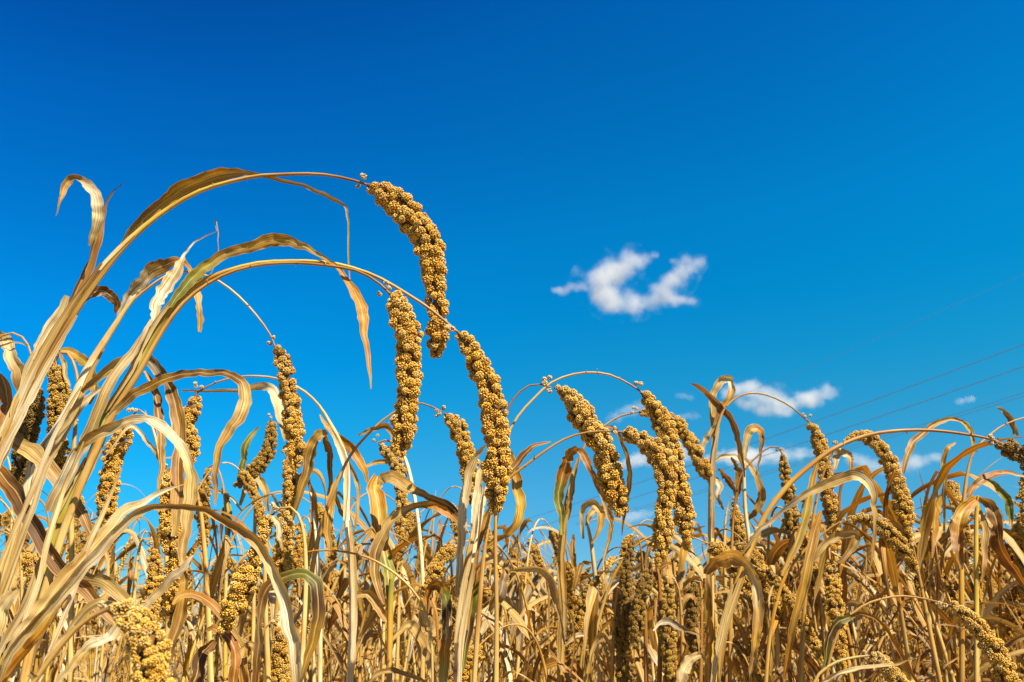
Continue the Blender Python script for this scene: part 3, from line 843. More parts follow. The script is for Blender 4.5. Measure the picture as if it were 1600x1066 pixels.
plant('millet plant whose short head starts with loose round clusters between the two thick hanging heads', 1.12,
      [(470, 1075, 8), (480, 950, 8), (500, 830, 7), (537, 731, 5), (556, 700, 4.2), (575, 679, 3.8), (593, 661, 3.6), (621, 641, 3.2), (640, 632, 3), (657, 630, 2.8), (676, 636, 2.6), (690, 644, 2.6)],
      [(694, 646, 6), (705, 654, 11), (716, 673, 13.5), (724, 692, 14), (731, 715, 14), (734, 740, 13), (733, 765, 8)],
      [('straw>gold>tan', [(537, 731, 4), (520, 770, 14), (512, 820, 16), (515, 870, 4)], {})], palette='straw>gold>tan>tan>brown', seed=22, loners=5)
plant('millet plant with a wide yellow-green upright blade and a pale purple blade arching over it', 1.2,
      [(608, 1075, 10), (609, 1000, 10), (610, 940, 10), (611, 905, 7)], None,
      [('green>lime>green>gold>gold>orange>gold', [(611, 942, 9), (607, 915, 18), (602, 885, 25), (597, 850, 29), (592, 800, 30), (586, 762, 27), (590, 744, 20)], dict(roll=14, twist=14, fold=0.35)),
       ('tan>straw>tan>straw>tan>brown>dark>dark', [(592, 758, 9), (598, 748, 18), (612, 745, 22), (633, 757, 22), (655, 770, 15), (682, 780, 12), (702, 790, 14), (722, 812, 9)], dict(roll=12)),
       ('brown>tan>purple>straw>straw>gold>orange>brown', [(600, 945, 5), (590, 920, 13), (586, 885, 19), (592, 848, 22), (610, 815, 20), (635, 797, 15), (657, 789, 11), (680, 789, 15), (703, 803, 16), (720, 824, 4)], dict(dy=-0.02, roll=12)),
       ('straw>tan>pale', [(612, 1000, 5), (640, 978, 15), (658, 1000, 18), (672, 1040, 16), (682, 1080, 5)], {}),
       ('straw>tan>straw', [(570, 1080, 5), (588, 1054, 8), (615, 1050, 9), (650, 1060, 8), (680, 1075, 4)], dict(dy=-0.1))],
      palette='tan>gold>green', seed=23)
plant('stout pale stalk with papery upright sheaths, its high arch ending in the upper crossing head', 1.06,
      [(714, 1080, 12), (717, 1005, 12), (725, 935, 13), (738, 864, 13), (753, 791, 10), (770, 735, 5), (792, 681, 4.2), (812, 647, 4), (838, 619, 3.8), (860, 599, 3.6), (888, 587, 3.4), (919, 582, 3.4), (950, 585, 3.2), (978, 597, 3.1), (1003, 613, 3)],
      [(1001, 613, 8), (1012, 622, 13), (1024, 640, 15.5), (1036, 661, 16), (1043, 684, 16), (1046, 706, 16), (1051, 729, 16.5), (1059, 757, 17), (1065, 785, 16), (1070, 815, 15), (1074, 856, 6)],
      [('straw>pale>white>pale>white', [(714, 930, 8), (719, 870, 14), (724, 815, 16), (728, 770, 17), (737, 730, 15), (750, 706, 9), (757, 697, 4)], dict(dy=-0.02, roll=20, twist=12)),
       ('pale>white>straw', [(738, 850, 7), (742, 810, 14), (747, 774, 17), (750, 742, 15), (754, 728, 5)], dict(dy=-0.03, roll=-15, twist=12)),
       ('gold>rust>gold', [(728, 985, 7), (738, 920, 8), (748, 845, 9), (760, 805, 9), (768, 780, 3)], dict(dy=0.02)),
       ('green>dark>green>red>pale>tan', [(722, 1050, 6), (733, 970, 18), (738, 930, 23), (746, 897, 22), (758, 880, 16), (775, 874, 14), (790, 882, 14), (796, 890, 5)], dict(dy=0.03)),
       ('gold>gold>yellow>gold>tan', [(786, 676, 4), (796, 710, 12), (806, 745, 20), (810, 785, 21), (805, 815, 20), (788, 836, 15), (765, 852, 8), (750, 862, 3)], dict(dy=0.02)),
       ('tan>grey>tan', [(790, 878, 5), (786, 905, 16), (776, 935, 18), (764, 955, 5)], dict(dy=0.03))],
      palette='pale>white>pale>white>straw>straw>straw>straw>tan', seed=24, sheaths=[(0, 3, 0.4, 6, 'white>pale>tan'), (1, 4, -0.4, 7, 'pale>straw')], nodes_px=[(731, 901), (717, 1047)])
plant('low millet plant with orange, green and cream folded upright blade by the stout pale stalk', 1.15,
      [(693, 1090, 9), (694, 1040, 9), (695, 985, 8)], None,
      [('brown>rust>rust>orange>green>dark>tan>orange>lime>pale', [(670, 962, 8), (667, 935, 12), (672, 918, 15), (684, 913, 17), (693, 923, 17), (697, 950, 19), (697, 985, 20), (696, 1030, 19), (693, 1085, 15)], dict(roll=18)),
       ('pale>straw>tan', [(696, 1000, 5), (702, 960, 8), (702, 930, 6), (706, 915, 2)], {})], palette='orange>straw', seed=25)
plant('millet plant with one thin orange stalk running level across, then down past the yellow-green blade', 1.05,
      [(676, 1090, 4), (674, 1000, 4), (663, 952, 4), (641, 918, 4), (613, 893, 4), (579, 873, 3.5), (542, 863, 3), (500, 860, 2.8), (458, 867, 2.4)], None,
      [('straw>tan', [(674, 1020, 4), (664, 985, 9), (655, 960, 3)], {})], palette='tan>straw>straw>rust>rust', seed=26)
plant('millet plant with a dark wiry tip and broad head slanting down to the right', 1.03,
      [(775, 1075, 8), (776, 960, 7), (774, 850, 6), (776, 750, 4), (783, 690, 3.4), (790, 650, 3), (797, 632, 2.8), (809, 616, 2.8), (820, 606, 2.7), (832, 601, 2.7), (848, 601, 2.7), (862, 606, 2.7)],
      [(866, 606, 6), (880, 611, 13), (894, 625, 16), (904, 641, 17.5), (917, 660, 18), (930, 680, 18), (940, 700, 18), (948, 720, 19), (953, 743, 20), (960, 766, 20), (966, 786, 15), (970, 801, 8)],
      [('brown>purple>brown>tan', [(775, 830, 3), (782, 768, 8), (796, 740, 12), (814, 716, 13), (835, 698, 9), (862, 690, 2)], {})], palette='straw>tan>tan>brown>brown', seed=27, loners=5, husk=0.45)
plant('millet plant whose head bends at a right angle and crosses in front of another head', 1.0,
      [(740, 1080, 8), (748, 960, 8), (758, 850, 6), (774, 775, 5), (790, 752, 4.6), (804, 740, 4.4), (838, 715, 4), (871, 692, 3.6), (905, 678, 3.3), (939, 674, 3), (973, 675, 3)],
      [(972, 676, 11), (984, 680, 14), (1000, 686, 14), (1014, 695, 15), (1029, 711, 16), (1039, 732, 16), (1042, 757, 16), (1040, 782, 15.5), (1037, 808, 15), (1034, 836, 14), (1030, 862, 10), (1027, 886, 4)],
      [('tan>gold>orange>straw>gold>tan', [(940, 672, 3), (956, 668, 6), (968, 680, 7), (978, 705, 7), (985, 732, 9), (985, 757, 10), (979, 795, 8), (972, 834, 1.5)], dict(dy=0.05, slope=0.05))],
      palette='straw>tan>tan>tan>brown', seed=28, husk=0.4)
plant('millet plant with a green upright blade folding red, its beaded head behind the crossing heads', 1.5,
      [(877, 1080, 10), (877, 1005, 10), (880, 949, 10), (876, 879, 10), (878, 830, 9), (885, 785, 7), (897, 740, 5), (914, 695, 3.6), (926, 678, 3), (942, 667, 2.8), (967, 651, 2.6), (997, 644, 2.5)],
      [(998, 643, 6), (1012, 646, 8), (1030, 648, 9), (1050, 655, 11), (1067, 673, 12), (1081, 695, 12), (1095, 720, 12), (1104, 737, 11), (1111, 750, 5)],
      [('lime>green>green>rust>rust>tan', [(878, 836, 7), (874, 800, 15), (874, 765, 20), (879, 737, 24), (889, 715, 24), (899, 703, 15), (904, 701, 9)], dict(dy=-0.02, roll=15, twist=10)),
       ('rust>red>rust>straw>pale', [(900, 702, 8), (912, 708, 13), (922, 729, 12), (934, 757, 9), (946, 790, 7), (960, 834, 2)], dict(dy=-0.04)),
       ('gold>tan>yellow>tan', [(885, 812, 8), (891, 780, 12), (899, 745, 10), (905, 715, 4)], dict(dy=-0.01)),
       ('straw>pale>straw>tan', [(795, 893, 4), (822, 889, 10), (850, 893, 14), (863, 911, 15), (867, 935, 14), (877, 962, 8), (883, 1006, 3)], dict(dy=-0.1)),
       ('brown>gold', [(896, 835, 4), (893, 855, 10), (897, 885, 9), (895, 920, 3)], {}),
       ('straw>white>tan', [(880, 1010, 4), (905, 990, 9), (925, 1000, 9), (940, 1050, 4)], {})],
      palette='gold>tan>straw>yellow>gold>gold>tan>tan>tan', seed=29, sheaths=[(0, 3, -0.4, 5, 'straw>tan>gold'), (1, 5, 0.4, 5, 'pale>gold>straw')], loose=0.1, nodes_px=[(876, 879), (878, 990)])
plant('slim millet plant with two pale looped blades like a bow under the broad slanting head', 1.75,
      [(938, 1080, 8), (937, 1000, 8), (935, 949, 7), (930, 901, 7), (924, 850, 6), (917, 815, 4)], None,
      [('straw>pale>straw>gold>tan', [(912, 842, 4), (909, 815, 8), (911, 793, 11), (926, 785, 13), (938, 800, 14), (935, 825, 9), (925, 850, 3)], {}),
       ('straw>pale>gold>straw>pale', [(916, 822, 5), (921, 807, 11), (935, 796, 14), (950, 801, 14), (954, 820, 10), (949, 850, 7), (945, 880, 5), (945, 914, 1.5)], {}),
       ('pale>white>straw', [(939, 940, 3), (952, 920, 9), (970, 903, 12), (995, 886, 11), (1024, 871, 4)], dict(dy=-0.3)),
       ('gold>brown', [(928, 880, 4), (912, 880, 9), (902, 905, 10), (896, 925, 3)], {})], palette='straw>grey>straw', seed=30)
plant('straight millet plant crowned with a looped cream blade, thin arch to a loose knobbly head', 1.5,
      [(1108, 1080, 11), (1111, 950, 10), (1111, 841, 10), (1111, 757, 8), (1113, 712, 6), (1121, 668, 4.5), (1131, 640, 3.4), (1143, 627, 3), (1163, 616, 2.8), (1188, 615, 2.7), (1213, 623, 2.6), (1236, 636, 2.5), (1253, 650, 2.5), (1262, 658, 2.5)],
      [(1262, 657, 5), (1270, 668, 10), (1278, 684, 12), (1283, 702, 12.5), (1287, 725, 12), (1292, 750, 12), (1296, 780, 12), (1300, 808, 11), (1303, 838, 10), (1299, 872, 5)],
      [('tan>gold>straw>pale>white>gold>brown>gold>tan', [(1113, 715, 5), (1114, 680, 8), (1111, 648, 9), (1112, 622, 11), (1120, 601, 14), (1133, 591, 16), (1144, 597, 13), (1143, 616, 12), (1131, 636, 15), (1120, 655, 11), (1114, 690, 6), (1111, 735, 3)], dict(roll=14)),
       ('brown>tan>brown>rust>gold>brown', [(1080, 599, 2), (1090, 604, 8), (1103, 613, 11), (1127, 632, 13), (1144, 654, 13), (1155, 685, 11), (1160, 715, 9), (1162, 745, 3)], {}),
       ('white>pale>white', [(1094, 706, 5), (1102, 690, 11), (1110, 674, 8), (1119, 658, 2)], {}),
       ('gold>gold>tan', [(1106, 1080, 14), (1109, 1010, 14), (1108, 960, 15), (1105, 925, 14), (1102, 902, 8)], dict(dy=-0.03, roll=15))],
      palette='gold>gold>straw>straw>pale>straw>tan>tan>tan>tan', seed=31, sheaths=[(0, 2, -0.35, 6, 'gold>tan>straw'), (2, 5, 0.4, 5, 'straw>pale')], loose=0.22, nodes_px=[(1110, 860)])
plant('short pale-stemmed millet plant with cupped orange and cream blades right of the looped cream blade', 1.65,
      [(1180, 1070, 8), (1178, 960, 7), (1172, 860, 7), (1164, 790, 6), (1162, 720, 5)], None,
      [('straw>pale>straw>orange>brown>tan', [(1162, 735, 5), (1163, 705, 9), (1166, 684, 13), (1174, 670, 17), (1184, 669, 15), (1191, 680, 11), (1190, 705, 6), (1183, 738, 2)], {}),
       ('straw>white>straw>tan>gold>tan', [(1117, 720, 3), (1130, 713, 7), (1150, 715, 9), (1170, 727, 11), (1185, 755, 13), (1191, 780, 15), (1180, 800, 11), (1160, 817, 3)], {}),
       ('gold>orange>tan>gold', [(1148, 790, 4), (1152, 765, 10), (1156, 742, 14), (1150, 725, 9), (1143, 716, 3)], {}),
       ('tan>rust>brown', [(1123, 732, 4), (1130, 738, 11), (1140, 752, 12), (1150, 775, 4)], {}),
       ('pale>white>tan', [(1119, 745, 4), (1124, 757, 11), (1122, 775, 9), (1130, 795, 3)], {})], palette='straw>white>pale>pale', seed=32)
plant('millet plant with a short beaded head just below the cupped orange and cream blades', 1.8,
      [(1135, 1070, 7), (1134, 960, 6), (1132, 850, 5), (1135, 800, 3), (1142, 782, 2.4), (1148, 786, 2.4)],
      [(1147, 785, 5), (1149, 800, 9), (1153, 825, 11), (1159, 848, 10), (1163, 868, 5)], [('brown>rust', [(1132, 850, 4), (1120, 830, 9), (1112, 850, 9), (1108, 880, 3)], {})], palette='tan>straw', seed=33)
plant('millet plant with a knotty dark head from a low wiry arch by the cupped blades', 1.6,
      [(1140, 1080, 7), (1142, 940, 6), (1145, 820, 4), (1155, 750, 3), (1168, 729, 2.6), (1191, 706, 2.5), (1208, 697, 2.4), (1218, 700, 2.4), (1222, 709, 2.4)],
      [(1222, 708, 5), (1226, 735, 9), (1232, 763, 10.5), (1236, 791, 11), (1236, 827, 10.5), (1233, 858, 9), (1232, 892, 4)],
      [('rust>red>rust>brown', [(1200, 792, 3), (1210, 780, 9), (1228, 776, 11), (1248, 780, 9), (1262, 784, 3)], {}),
       ('tan>straw>gold', [(1165, 880, 5), (1178, 850, 12), (1200, 832, 13), (1225, 830, 5)], {})], palette='tan>tan>brown>brown', seed=34, tone=0.8, loose=0.15)
plant('leaning millet plant whose brown stalk arches level to a dark head at the right edge', 1.0,
      [(1116, 1085, 13), (1129, 991, 12), (1151, 915, 11), (1171, 860, 10), (1196, 805, 9), (1230, 760, 8), (1264, 729, 7.5), (1298, 704, 7), (1342, 684, 6), (1384, 675, 5.5), (1441, 672, 5), (1491, 676, 4.5), (1539, 684, 4), (1560, 690, 4)],
      [(1554, 690, 8), (1566, 696, 13), (1582, 703, 17), (1600, 711, 18), (1616, 728, 19), (1628, 752, 19), (1634, 790, 18), (1636, 830, 10)],
      [('brown>tan>straw>tan>straw>pale>tan>gold>brown>tan', [(1103, 897, 10), (1110, 884, 22), (1121, 873, 28), (1136, 868, 28), (1153, 874, 24), (1168, 887, 20), (1179, 907, 19), (1184, 940, 20), (1182, 985, 17), (1177, 1030, 10), (1175, 1068, 4)], dict(dy=-0.03, roll=15, fold=0.35, slope=-0.04)),
       ('straw>pale>grey>straw>tan>pale>straw>tan>tan', [(1160, 866, 4), (1185, 838, 8), (1220, 808, 9), (1247, 783, 12), (1284, 763, 17), (1317, 747, 20), (1340, 744, 19), (1355, 754, 18), (1364, 775, 13), (1368, 803, 9), (1368, 850, 6), (1360, 892, 2)], dict(dy=-0.03, slope=-0.05)),
       ('white>pale', [(1172, 850, 3), (1178, 835, 9), (1184, 822, 4)], dict(dy=-0.01))],
      palette='straw>straw>gold>tan>gold>tan>tan>brown>brown', seed=35, sheaths=[(0, 3, 0.35, 6, 'gold>straw>tan'), (0, 2, -0.4, 6, 'pale>straw')], tone=0.42, loose=0.3, nodes_px=[(1165, 872)], lean=-0.02)  # head lies in shade, painted in through its low tone
plant('millet plant with a hooked knobbly head hanging right of the spread cream blade', 1.35,
      [(1250, 1080, 8), (1256, 960, 7), (1264, 860, 5), (1276, 780, 4), (1290, 730, 3.4), (1303, 702, 3), (1318, 693, 3)],
      [(1317, 694, 5), (1328, 685, 8), (1345, 681, 10), (1364, 689, 12), (1383, 711, 14), (1396, 735, 14.5), (1404, 760, 14.5), (1410, 786, 14), (1415, 811, 13), (1419, 848, 5)],
      [('brown>tan>gold', [(1264, 860, 4), (1250, 830, 12), (1236, 850, 13), (1226, 890, 4)], {}),
       ('straw>pale>tan', [(1302, 737, 5), (1306, 718, 12), (1316, 708, 14), (1328, 716, 11), (1330, 738, 4)], {})], palette='tan>tan>brown', seed=36)
plant('millet plant whose slim bent head lies almost level and crosses below the hooked head', 1.3,
      [(1195, 1085, 7), (1205, 980, 6), (1225, 905, 5), (1255, 862, 4), (1285, 835, 3), (1308, 818, 2.8), (1324, 814, 2.7)],
      [(1322, 814, 6), (1345, 810, 10), (1370, 818, 12.5), (1390, 835, 13.5), (1407, 853, 13), (1421, 873, 10), (1431, 893, 4)],
      [('orange>gold>gold>tan>orange', [(1225, 1060, 6), (1238, 990, 13), (1252, 930, 16), (1262, 880, 18), (1275, 830, 16), (1284, 800, 5)], {}),
       ('gold>yellow>gold', [(1222, 900, 5), (1246, 840, 14), (1262, 780, 15), (1274, 735, 10), (1278, 718, 3)], {}),
       ('tan>straw>straw>brown', [(1262, 885, 5), (1290, 850, 13), (1320, 836, 15), (1338, 834, 13), (1332, 855, 12), (1310, 880, 5)], {})], palette='tan>gold>brown', seed=37, tone=0.9, husk=0.5)
plant('millet plant with a yellow stalk, orange-brown hanging blade and one green blade on the right', 1.3,
      [(1526, 1080, 8), (1526, 960, 7), (1525, 860, 7), (1526, 800, 6), (1529, 776, 5)], None,
      [('rust>orange>gold>rust>brown>tan', [(1531, 776, 5), (1519, 782, 15), (1505, 800, 23), (1497, 828, 25), (1499, 858, 18), (1503, 890, 6)], {}),
       ('red>purple>red>pale', [(1512, 778, 5), (1524, 758, 13), (1542, 746, 14), (1570, 738, 9), (1602, 743, 2)], {}),
       ('tan>brown>red>rust', [(1530, 776, 6), (1544, 785, 18), (1555, 810, 22), (1562, 845, 20), (1580, 885, 16), (1604, 920, 8)], {}),
       ('green>green>green>tan', [(1544, 751, 3), (1556, 758, 9), (1569, 775, 14), (1579, 798, 12), (1581, 828, 2)], {}),
       ('straw>tan', [(1527, 790, 5), (1536, 820, 12), (1538, 870, 10), (1534, 910, 3)], {})], palette='straw>yellow>yellow', seed=38)
plant('millet plant with a yellow-tipped blade arching over the level brown stalk', 1.5,
      [(1503, 1080, 8), (1503, 963, 8), (1502, 880, 8), (1505, 790, 6), (1514, 727, 4), (1525, 701, 3.2), (1542, 684, 2.8), (1567, 665, 2.5), (1604, 652, 2.3), (1640, 650, 2.2), (1662, 670, 2.2)],
      [(1663, 670, 6), (1672, 700, 11), (1676, 750, 12), (1677, 800, 5)],
      [('brown>tan>purple>tan>gold>yellow>gold', [(1411, 740, 5), (1416, 715, 11), (1426, 692, 13), (1443, 674, 12), (1464, 660, 9), (1491, 655, 8), (1508, 664, 10), (1519, 682, 9), (1519, 700, 2)], {}),
       ('pale>tan>straw', [(1557, 636, 2), (1568, 642, 7), (1579, 655, 11), (1588, 682, 9)], {}),
       ('straw>tan>gold', [(1475, 830, 4), (1474, 760, 7), (1475, 720, 9), (1480, 700, 8), (1496, 690, 2)], {}),
       ('tan>gold>brown', [(1500, 800, 5), (1480, 765, 12), (1465, 780, 13), (1458, 830, 12), (1455, 870, 3)], {})], palette='tan>gold>gold>tan>tan', seed=39)
plant('low millet plant with a long grainy head slanting into the lower right corner', 0.98,
      [(1285, 1110, 6), (1290, 1066, 5), (1300, 1015, 4.5), (1318, 975, 4), (1350, 946, 3.6), (1398, 932, 3.2), (1441, 935, 3), (1483, 946, 3)],
      [(1483, 945, 7), (1497, 952, 11), (1513, 964, 13.5), (1531, 983, 15), (1548, 1008, 16.5), (1564, 1036, 17), (1576, 1066, 16), (1586, 1095, 8)],
      [('green>dark>green', [(1285, 1050, 5), (1294, 1000, 14), (1312, 970, 15), (1332, 962, 7)], {}),
       ('red>rust>red', [(1328, 963, 4), (1350, 960, 6), (1380, 980, 7), (1410, 1020, 7), (1440, 1072, 5)], {})], palette='brown>tan>brown', seed=40, husk=0.4)
plant('low millet plant with only its husky whitish head top above the bottom edge', 0.9,
      [(1262, 1110, 6), (1275, 1060, 4.5), (1300, 1038, 4), (1330, 1028, 3.5), (1358, 1025, 3.2)],
      [(1358, 1025, 6), (1370, 1029, 11), (1384, 1040, 13), (1398, 1058, 14), (1410, 1080, 13), (1418, 1110, 6)],
      [('white>pale>tan', [(1270, 1085, 4), (1300, 1056, 8), (1340, 1045, 8), (1390, 1038, 5), (1436, 1026, 2)], {})], palette='tan>straw', seed=41, husk=0.7)
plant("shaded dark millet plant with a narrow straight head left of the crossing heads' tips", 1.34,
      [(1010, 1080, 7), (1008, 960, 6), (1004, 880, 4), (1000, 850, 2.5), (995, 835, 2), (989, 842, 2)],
      [(989, 842, 4), (985, 865, 7), (980, 890, 9), (978, 925, 10.5), (980, 970, 10), (981, 1020, 5)], [('tan>brown', [(1006, 910, 4), (1012, 870, 8), (1022, 845, 8), (1030, 850, 2)], {})], palette='brown', seed=42, tone=0.45)  # shade on the head is put into its grain colour
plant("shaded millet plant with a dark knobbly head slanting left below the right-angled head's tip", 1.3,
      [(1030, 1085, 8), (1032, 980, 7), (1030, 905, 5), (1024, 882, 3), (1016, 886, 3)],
      [(1016, 885, 7), (1008, 912, 11), (998, 945, 12), (994, 975, 12), (992, 1010, 6)], [('rust>brown>rust', [(1000, 950, 5), (1014, 915, 13), (1030, 890, 13), (1048, 880, 3)], {})], palette='brown', seed=43, tone=0.5)  # grains coloured dark to paint the shade this head hangs in
plant('low millet plant with a knobbly amber head and wide grey blade at the bottom edge', 1.28,
      [(1065, 1085, 7), (1066, 1000, 6), (1062, 930, 4), (1055, 908, 3), (1047, 914, 3)],
      [(1047, 912, 6), (1044, 940, 10), (1043, 975, 11.5), (1046, 1015, 12), (1047, 1060, 11), (1047, 1090, 5)],
      [('grey>pale>tan', [(1058, 1100, 12), (1064, 1066, 22), (1069, 1042, 24), (1080, 1028, 16), (1096, 1026, 8), (1106, 1040, 2)], dict(dy=-0.1)), ('white>grey>tan', [(1020, 985, 3), (1036, 975, 10), (1060, 978, 11), (1090, 992, 4)], dict(dy=-0.2))], palette='tan', seed=44, tone=0.7)  # tone darkens the head with painted shade
plant('millet plant with a slim bead-like head behind the big folded cream blade', 1.6,
      [(1215, 1080, 7), (1214, 980, 6), (1205, 890, 4), (1192, 858, 3), (1180, 855, 2.5), (1174, 864, 2.5)],
      [(1174, 863, 5), (1180, 880, 9), (1187, 902, 10.5), (1193, 930, 10), (1197, 970, 5)], [('tan>straw>pale', [(1210, 960, 4), (1196, 985, 9), (1210, 1020, 10), (1218, 1060, 3)], {})], palette='straw', seed=45)
plant('millet plant with a golden head half cut off by the right edge', 1.6,
      [(1630, 1080, 8), (1628, 960, 7), (1620, 860, 5), (1608, 815, 3), (1598, 806, 2.6), (1591, 815, 2.6)],
      [(1591, 814, 5), (1592, 835, 9), (1594, 860, 11), (1596, 890, 10), (1598, 930, 5)], [('gold>tan', [(1618, 880, 4), (1604, 900, 10), (1606, 950, 11), (1600, 1000, 3)], {})], palette='tan', seed=46)
plant('low millet plant with a short level head right of the green-bladed stalk', 2.0,
      [(850, 1080, 6), (852, 1020, 5), (860, 980, 3), (870, 968, 2.4), (882, 964, 2.4)],
      [(881, 964, 4), (892, 960, 6), (905, 957, 7), (917, 955, 7), (927, 953, 4)], [('straw>tan', [(852, 1020, 4), (838, 1000, 9), (828, 1030, 9), (822, 1070, 3)], {})], palette='tan', seed=47)
plant('small pale millet plant with a thin knobbly head left of the green-bladed stalk', 2.2,
      [(858, 1080, 6), (856, 980, 5), (850, 900, 3.5), (842, 860, 2.6), (833, 842, 2), (825, 843, 2)],
      [(825, 842, 4), (831, 853, 6), (838, 868, 7), (845, 885, 7), (848, 910, 4)], [('tan>rust', [(856, 930, 3), (848, 900, 7), (836, 905, 7), (826, 940, 2)], {})], palette='straw>tan', seed=48, loose=0.2)

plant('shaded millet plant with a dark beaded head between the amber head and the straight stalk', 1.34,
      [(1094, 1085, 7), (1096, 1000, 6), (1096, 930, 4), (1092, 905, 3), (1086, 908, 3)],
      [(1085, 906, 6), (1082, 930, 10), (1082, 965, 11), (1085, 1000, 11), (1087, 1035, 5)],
      [('rust>tan>brown', [(1096, 960, 4), (1080, 935, 9), (1066, 950, 10), (1060, 1000, 3)], {})], palette='brown>tan', seed=49, tone=0.42)  # dark grains here are painted shade
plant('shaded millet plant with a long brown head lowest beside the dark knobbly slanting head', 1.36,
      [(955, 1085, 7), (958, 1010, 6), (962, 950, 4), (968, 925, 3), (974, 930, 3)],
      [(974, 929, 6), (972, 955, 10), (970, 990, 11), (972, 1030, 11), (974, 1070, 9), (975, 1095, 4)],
      [('tan>straw>tan', [(957, 1020, 4), (942, 990, 8), (930, 1000, 9), (922, 1050, 3)], {})], palette='tan', seed=50, tone=0.5)  # halved tone puts the shade low in the field into the grains


# ------------------------------------------------------------------ the field behind
def bezier(P0, P1, P2, n):
    t = np.linspace(0, 1, n)[:, None]
    return (1 - t)**2 * P0 + 2 * t * (1 - t) * P1 + t * t * P2


LEAF_PALS = ['straw>pale>straw>tan', 'pale>straw>tan>brown', 'gold>straw>tan', 'straw>gold>orange>brown', 'tan>straw>tan', 'white>pale>straw', 'gold>gold>rust>brown',
             'lime>gold>straw>tan', 'green>lime>gold>tan', 'tan>brown>tan', 'rust>tan>straw', 'pale>white>straw>tan', 'straw>tan>gold', 'purple>rust>tan']
LEAF_ODDS = np.array([6, 6, 3, 2, 2, 7, 1.2, 0.6, 0.3, 2.2, 0.8, 7, 3, 0.2])
GOLD_ODDS = np.array([1, 1.5, 4, 6, 4, 1, 6, 1.0, 0.8, 8, 4, 0.8, 3, 0.6])


def gen_blade(rng, p0, az, length, width, n, across, stiff, odds=LEAF_ODDS):
    """a dry blade leaving the stalk at p0: rises, arches over and hangs, sometimes kinked or twisted"""
    out = np.array([math.cos(az), math.sin(az), 0.0])
    ang = rng.uniform(0.95, 1.38)                       # elevation at the base
    bend = rng.uniform(0.5, 3.3) * (1.15 - stiff)
    kink_at, kink = rng.uniform(0.25, 0.7), rng.uniform(0.3, 2.2) * (rng.random() < 0.6)
    side = np.array([-out[1], out[0], 0.0])
    sway = rng.normal(0, 1.1)
    p, P = p0.copy(), [p0.copy()]
    e, yaw = ang, 0.0
    ds = length / (n - 1)
    for i in range(n - 1):
        t = i / (n - 1)
        e -= bend / (n - 1) * (0.35 + 1.9 * t) * (1.0 if e > -1.3 else 0.0)
        if abs(t - kink_at) < 0.5 / (n - 1) + 0.02:
            e -= kink * 0.5
        e = max(e, -1.5)
        yaw += sway / (n - 1)
        d = out * math.cos(yaw) + side * math.sin(yaw)
        p = p + (d * math.cos(e) + np.array([0, 0, math.sin(e)])) * ds
        P.append(p.copy())
    P = np.array(P)
    t = np.linspace(0, 1, n)
    w = width * np.minimum(1, 0.30 + t * 4.5) * np.clip(1.05 - t**2.6, 0.04, 1) * (1 + snoise(rng, t, 0.14, 5))
    T = nrm(np.gradient(P, axis=0))
    sd = nrm(np.cross(T, np.array([0, 0, 1.0]) + 0.001 * out))
    for j in range(1, n):
        if (sd[j] * sd[j - 1]).sum() < 0:
            sd[j] *= -1
    roll = rng.normal(0, 0.35) + np.cumsum(rng.normal(0, 1, n)) / n * rng.uniform(0.5, 6) + t * rng.normal(0, 1.1)
    bn = nrm(np.cross(T, sd))
    wd = sd * np.cos(roll)[:, None] + bn * np.sin(roll)[:, None]
    return blade(P, w, wd, LEAF_PALS[rng.choice(len(LEAF_PALS), p=odds / odds.sum())], rng, across, rng.uniform(0.1, 0.45), 0.12, rng.uniform(-0.15, 0.15))


